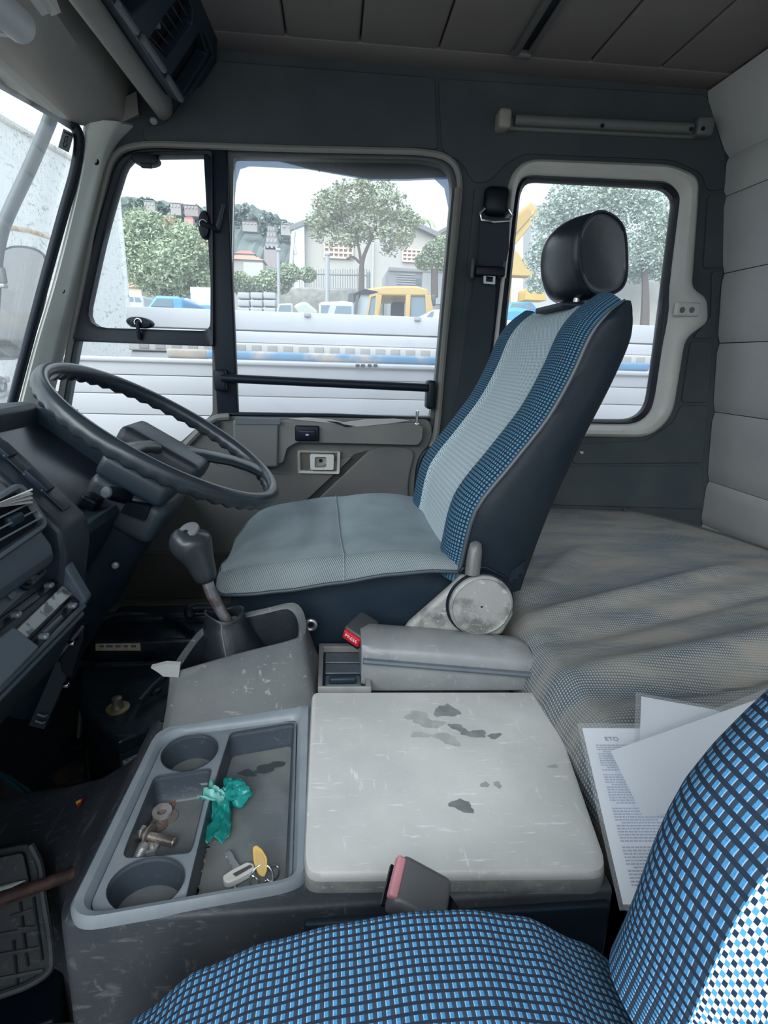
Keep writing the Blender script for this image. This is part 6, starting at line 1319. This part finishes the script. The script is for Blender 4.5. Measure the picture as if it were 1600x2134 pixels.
p, q = Y(904, 494, 34.7), Y(1012, 436, 34.7); obj('roof_slope', MB().loft([[p, q, q + Vector((0, 0, .2)), p + Vector((0, 0, .2))], [r + Vector((0, 6, 0)) for r in (p, q, q + Vector((0, 0, .2)), p + Vector((0, 0, .2)))]]), gr, wh2, smooth=False)
brace = tag(obj('steel_brace', MB().tube([Vector((Y(588, 730, 20).x, 20, gz(20))), Y(612, 482, 20)], .07, 6).tube([Y(616, 530, 20), Y(608, 490, 20)], .05, 6), M('column_grey', (0, 0, 0))), 'grey steel brace standing at the left corner of the warehouse', 'brace')
# --- stone wall and fence in front of the warehouse
sy = 17
stone = M('rubble_stone', (.36, .36, .32), .9, var=(.24, .24, .22), vscale=5, bmp=.03, bscale=6)
p, q = Y(575, 668, sy), Y(800, 606, sy)
tag(obj('stone_wall', MB().rbox(((p.x + q.x) / 2, sy + .2, (p.z + q.z) / 2), (q.x - p.x, .4, q.z - p.z), .05), stone), 'rough rubble stone wall under the steel fence', 'stone wall')
fe = thing('steel_fence', 'grey steel bar fence on the stone wall', 'fence', Y(690, 606, sy))
fm_ = M('fence_steel', (.30, .32, .34), .6)
for py in (570, 600): obj('fence_rail', MB().tube([Y(622, py, sy + .1), Y(772, py + 4, sy + .1)], .025, 6), fm_, fe)
bars_mb = MB()
for k in range(30): bars_mb.tube([Y(624 + k * 5.0, 606, sy + .1), Y(624 + k * 5.0, 560 + (k % 3), sy + .1)], .014, 5)
obj('fence_bars', bars_mb, fm_, fe, kind='stuff')
obj('fence_post', MB().tube([Y(768, 610, sy + .1), Y(768, 568, sy + .1)], .05, 8), fm_, fe)
for nm, lb_, px, t0, b0, y in (('gate_post', 'thin grey pole left of the stone wall', 580, 521, 665, 14), ('lamp_pole', 'pale pole rising in front of the steel fence', 682, 530, 665, 13.5)):
    t = thing(nm, lb_, 'pole', Y(px, b0, y)); obj('shaft', MB().tube([Vector((Y(px, 700, y).x, y, gz(y))), Y(px, t0, y)], .035 if px < 600 else .05, 8), M('pole_grey', (.34, .355, .365), .5), t)
    obj('cap', MB().rbox(Y(px, t0, y), (.12, .12, .06), .02), M('pole_grey', (0, 0, 0)), t)
# --- parked vehicles
gl_dark = M('vehicle_glass', (.16, .22, .26), .1); tyre = rubber
def vehicle(name, label, cat, px0, px1, top_, y, paint, prof, wins, depth=1.7, group=None, lamps=None):
    """side profile (0..1 along, height in px from the top) extruded in depth; windows inset on the near side"""
    t = thing(name, label, cat, (0, 0, 0), group); x0, x1 = Y(px0, top_, y).x, Y(px1, top_, y).x; zt_ = Y((px0 + px1) / 2, top_, y).z; s = y / FPX; g = gz(y)
    t.location = ((x0 + x1) / 2, y + depth / 2, g)
    P = [Vector((x0 + (x1 - x0) * a, y, zt_ - h * s if h is not None else g + .35)) for a, h in prof]
    obj('body', MB().prism(P, (0, depth, 0)), paint, t, bevel=.05)
    for w in wins: obj('window', MB().prism([Vector((x0 + (x1 - x0) * a, y - .012, zt_ - h * s)) for a, h in w], (0, .02, 0)), gl_dark, t)
    for a in (.18, .82): obj('wheel', MB().lathe([(.12, -.1), (.3, -.1), (.34, -.06), (.34, .06), (.3, .1), (.12, .1)], (x0 + (x1 - x0) * a, y + .1, g + .34), (0, 1, 0), 20), tyre, t)
    return t
bl_p = M('pickup_blue', (.10, .30, .58), .35); wh_p = M('van_white', (.48, .49, .50), .35); ye_p = M('cab_yellow', (.50, .35, .12), .45, var=(.46, .32, .13), vscale=2); gr_p = M('car_green', (.40, .44, .38), .4); cr_p = M('car_cream', (.44, .43, .38), .4)
vehicle('pickup_truck', 'light blue pickup cab with white roof seen through the quarter window', 'pickup', 300, 380, 616, 10, bl_p, [(0, None), (0, 24), (.10, 18), (.30, 0), (.90, 0), (1, 6), (1, None)], [[(.16, 20), (.33, 6), (.72, 6), (.74, 20)]])
t = vehicle('pickup_truck', 'white and blue truck cab parked right of the blue pickup', 'pickup', 368, 446, 618, 12.1, M('van_white', (0, 0, 0)), [(0, None), (0, 6), (.3, 2), (.35, 12), (1, 12), (1, None)], [[(.04, 20), (.04, 9), (.26, 7), (.26, 20)]])
obj('blue_stripe', MB().box(Y(420, 640, 12.05), (.55, .03, .08)), bl_p, t)
obj('roof_edge', MB().rbox(Y(342, 615, 10.4), (.62, .8, .05), .02), wh_p, None) if False else None
tarp = tag(obj('blue_tarp', MB().prism([Vector((Y(366, 634, 16.6).x, 16.6, gz(16.6))), Y(366, 634, 16.6), Y(394, 606, 16.6), Y(396, 634, 16.6), Vector((Y(396, 634, 16.6).x, 16.6, gz(16.6)))], (0, .4, 0)), bl_p, smooth=False), 'blue tarpaulin peak behind the white and blue truck cab', 'tarpaulin')
tag(obj('block_wall', MB().rbox(((Y(395, 620, 13).x + Y(443, 604, 13).x) / 2, 13.2, (Y(395, 640, 13).z + Y(443, 603, 13).z) / 2), (Y(443, 604, 13).x - Y(395, 604, 13).x, .3, Y(443, 603, 13).z - Y(443, 650, 13).z), .02), M('block_grey', (.46, .47, .48), .8)), 'grey panel wall behind the white and blue truck cab', 'wall panel')
wb = thing('white_block_wall', 'pale block wall of large blocks right of the divider bar', 'wall', Y(533, 650, 10.5))
for r in range(3):
    for c in range(3):
        a, b = Y(494 + c * 27, 608 + r * 16, 10.5), Y(494 + (c + 1) * 27, 608 + (r + 1) * 16, 10.5)
        obj('block', MB().rbox(((a.x + b.x) / 2, 10.6, (a.z + b.z) / 2), (b.x - a.x - .012, .25, a.z - b.z - .012), .02), M('block_white', (.36, .37, .385), .8, var=(.39, .395, .41), vscale=2), wb)
hut = house('hut with orange tiled roof at the edge of the box truck', 250, 294, 600, 790, 15.5, M('hut_wall', (.60, .54, .44), .8), ro_, None, 18, 2, 'roadside_hut')
vehicle('minibus', 'white minibus roof left of the blue pickup', 'van', 262, 298, 612, 12, M('van_white', (0, 0, 0)), [(0, None), (0, 4), (.2, 0), (.9, 2), (1, 10), (1, None)], [[(.05, 14), (.08, 6), (.4, 6), (.4, 14)], [(.5, 14), (.5, 6), (.8, 7), (.86, 14)]])
vehicle('parked_car', 'cream framed car window beside the block wall', 'car', 576, 610, 631, 10.2, cr_p, [(0, None), (0, 12), (.15, 2), (.9, 0), (1, 2), (1, None)], [[(.10, 18), (.2, 5), (.86, 4), (.86, 18)]])
vehicle('parked_car', 'olive green car roof between cream car and white van', 'car', 606, 662, 629, 12.3, gr_p, [(0, None), (0, 14), (.2, 4), (.4, 0), (.6, 0), (1, 16), (1, None)], [])
vehicle('parked_car', 'white car with blue bonnet left of the yellow truck cab', 'car', 664, 738, 626, 9.6, M('van_white', (0, 0, 0)), [(0, None), (0, 8), (.05, 3), (.4, 2), (.7, 0), (1, 2), (1, None)], [[(.05, 26), (.06, 10), (.30, 9), (.22, 26)], [(.42, 28), (.50, 10), (.92, 10), (.92, 28)]])
# yellow truck cab
yt = thing('yellow_truck', 'yellow truck cab with open door frame and dusty windows', 'truck', (Y(820, 650, 13).x, 13.8, gz(13)))
yy = 13; PZ_ = lambda a, b, d=0: Y(a, b, yy + d)
roofp = [PZ_(750, 612), PZ_(762, 602), PZ_(800, 596), PZ_(870, 596), PZ_(890, 602), PZ_(896, 617), PZ_(788, 616)]
obj('roof', MB().prism(roofp, (0, 1.9, 0)), ye_p, yt, bevel=.04)
b0z = gz(13) + .8
def post(px, name='pillar', mat=ye_p): return obj(name, MB().prism([Vector((p.x, p.y, p.z)) for p in [PZ_(a, b) for a, b in px]], (0, .10, 0)), mat, yt, bevel=.01)
post([(788, 614), (796, 614), (790, 660), (768, 660)]); post([(846, 614), (856, 614), (854, 662), (844, 662)]); post([(886, 614), (897, 616), (902, 640), (904, 664), (888, 662)])
obj('rear_wall', MB().prism([PZ_(846, 612, 1.8), PZ_(898, 614, 1.8), PZ_(906, 680, 1.8), PZ_(846, 680, 1.8)], (0, .1, 0)), ye_p, yt)
obj('window', MB().prism([PZ_(856, 618, .05), PZ_(887, 618, .05), PZ_(889, 660, .05), PZ_(855, 660, .05)], (0, .02, 0)), gl_dark, yt)
obj('windscreen', MB().prism([PZ_(752, 614, .05), PZ_(786, 618, .05), PZ_(768, 660, .05), PZ_(734, 660, .05)], (0, .02, 0)), M('screen_pale', (.42, .48, .50), .15), yt)
obj('sun_shade', MB().prism([PZ_(736, 612, -.02), PZ_(760, 602, -.02), PZ_(788, 608, -.02), PZ_(778, 613, -.02)], (0, 1.9, 0)), rubber, yt)
for px in ([(726, 612), (736, 610), (738, 654), (724, 650)], [(742, 616), (748, 614), (744, 650), (736, 656)]): obj('mirror', MB().prism([PZ_(a, b, -.1) for a, b in px], (0, .08, 0)), M('mirror_dark', (.07, .08, .09), .4), yt)
dr_ = obj('open_door', MB().plate([PZ_(a, b, -.5) for a, b in ((770, 614), (788, 610), (786, 664), (762, 664))], [[PZ_(a, b, -.5) for a, b in ((773, 619), (783, 616), (780, 658), (766, 660))]], (0, .06, 0)), ye_p, yt)
obj('door_glass', MB().prism([PZ_(a, b, -.47) for a, b in ((773, 619), (783, 616), (780, 658), (766, 660))], (0, .02, 0)), gl_dark, dr_)
obj('rear_mirror', MB().rbox(PZ_(903, 626, .2), (.10, .12, .24), .03), M('mirror_dark', (0, 0, 0)), yt)
c0, c1 = PZ_(748, 662), PZ_(906, 664); obj('lower_body', MB().rbox(((c0.x + c1.x) / 2, 13.95, (c0.z + gz(13) + .5) / 2), (c1.x - c0.x, 1.9, c0.z - gz(13) - .5), .05), ye_p, yt)
for a in (.2, .8): obj('wheel', MB().lathe([(.2, -.14), (.42, -.14), (.46, -.1), (.46, .1), (.42, .14), (.2, .14)], (c0.x + (c1.x - c0.x) * a, 13.1, gz(13) + .46), (0, 1, 0), 24), rubber, yt)
obj('seat_back', MB().rbox(PZ_(828, 648, .9), (.3, .4, .4), .06), M('seat_dark', (.05, .06, .08), .8), yt)
# silver box van behind the yellow cab
bv = thing('box_van', 'silver grey box van body behind the yellow truck cab', 'van', (Y(880, 650, 16).x, 17, gz(16)))
a, b = Y(805, 690, 16), Y(935, 564, 16); sv_ = M('van_silver', (.36, .38, .40), .45)
obj('box_body', MB().rbox(((a.x + b.x) / 2, 17, (b.z + gz(16) + .6) / 2), (b.x - a.x, 2.0, b.z - gz(16) - .6), .04), sv_, bv)
obj('top_rail', MB().rbox(((a.x + b.x) / 2, 15.98, b.z - .03), (b.x - a.x, .06, .10), .02), M('van_white', (0, 0, 0)), bv)
for k in range(7): obj('louvre', MB().box((Y(846, 572 + k * 5, 16).x, 15.98, Y(846, 572 + k * 5, 16).z), (.5, .03, .03)), M('van_white', (0, 0, 0)), bv)
obj('door_panel', MB().rbox((Y(905, 600, 16).x, 15.98, Y(905, 600, 16).z), (.7, .03, .85), .02), M('van_silver_light', (.60, .62, .65), .45), bv)
obj('vent_window', MB().box(Y(871, 587, 15.97), (.10, .03, .16)), gl_dark, bv)
for xx in (a.x + .4, b.x - .3): obj('wheel', MB().lathe([(.15, -.1), (.36, -.1), (.4, -.06), (.4, .06), (.36, .1), (.15, .1)], (xx, 16.3, gz(16) + .4), (0, 1, 0), 20), rubber, bv)
vehicle('parked_car', 'pale car windscreen at the right edge of the door window', 'car', 880, 960, 644, 10.5, M('car_silver', (.55, .57, .58), .3), [(0, None), (0, 24), (.25, 2), (.5, 0), (1, 4), (1, None)], [[(.06, 20), (.24, 5), (.3, 5), (.26, 20)]])
# through the rear window: blue van, yellow crane arm, wall
vehicle('blue_van', 'bright blue van and roof bars seen left of the driver headrest', 'van', 1052, 1128, 628, 9.6, M('van_blue', (.05, .27, .66), .3), [(0, None), (0, 20), (.15, 2), (.75, 0), (.92, 12), (1, 16), (1, None)], [[(.12, 16), (.2, 5), (.48, 5), (.48, 16)], [(.55, 16), (.55, 5), (.72, 5), (.84, 14)]])
vehicle('blue_van', 'second nearer blue van bonnet below the first', 'van', 1030, 1122, 640, 7.2, M('van_sky', (.07, .30, .66), .3), [(0, None), (0, 4), (.5, 0), (.85, 3), (.98, 16), (1, None)], [])
ca = thing('crane_arm', 'yellow loader boom rising at the left of the rear side window', 'crane', (Y(1090, 600, 12).x, 12, gz(12)))
cy_ = M('boom_yellow', (.54, .38, .14), .5)
obj('boom', MB().prism([Y(a, b, 12.2) for a, b in ((1060, 456), (1108, 420), (1126, 446), (1072, 512), (1058, 530))], (0, .4, 0)), cy_, ca, bevel=.02)
obj('boom', MB().prism([Y(a, b, 12.2) for a, b in ((1058, 512), (1076, 522), (1124, 580), (1130, 594), (1108, 576), (1060, 574))], (0, .35, 0)), cy_, ca, bevel=.02)
obj('boom_face', MB().prism([Y(a, b, 12.17) for a, b in ((1064, 462), (1100, 434), (1112, 444), (1070, 492))], (0, .03, 0)), M('boom_shade', (.46, .30, .10), .5), ca)
obj('mast', MB().tube([Vector((Y(1050, 735, 12.4).x, 12.4, gz(12.4))), Y(1056, 560, 12.4), Y(1062, 440, 12.4)], .12, 8), cy_, ca)
obj('bucket', MB().prism(smooth_path([Y(a, b, 11.9) for a, b in ((1094, 624), (1096, 604), (1102, 600), (1104, 612), (1110, 610), (1116, 600), (1120, 612), (1130, 604), (1140, 626))], 3), (0, .5, 0)), M('bucket_gold', (.70, .46, .12), .5), ca)
ew = MB(); p, q = Y(1260, 790, 10.5), Y(1500, 590, 10.5)
tag(obj('yard_wall', MB().rbox(((p.x + q.x) / 2, 10.7, (p.z + q.z) / 2), (q.x - p.x, .4, q.z - p.z), .05), M('earth_wall', (.46, .43, .38), .9, var=(.34, .34, .32), vscale=1.6, bmp=.03, bscale=4)), 'stained grey earth wall below the pale shrub', 'wall')
house('tall pale concrete building half hidden by the shrub', 1085, 1180, 430, 720, 52, M('concrete_pale', (.42, .42, .42), .8), None, 3, 0, 3, 'concrete_building')
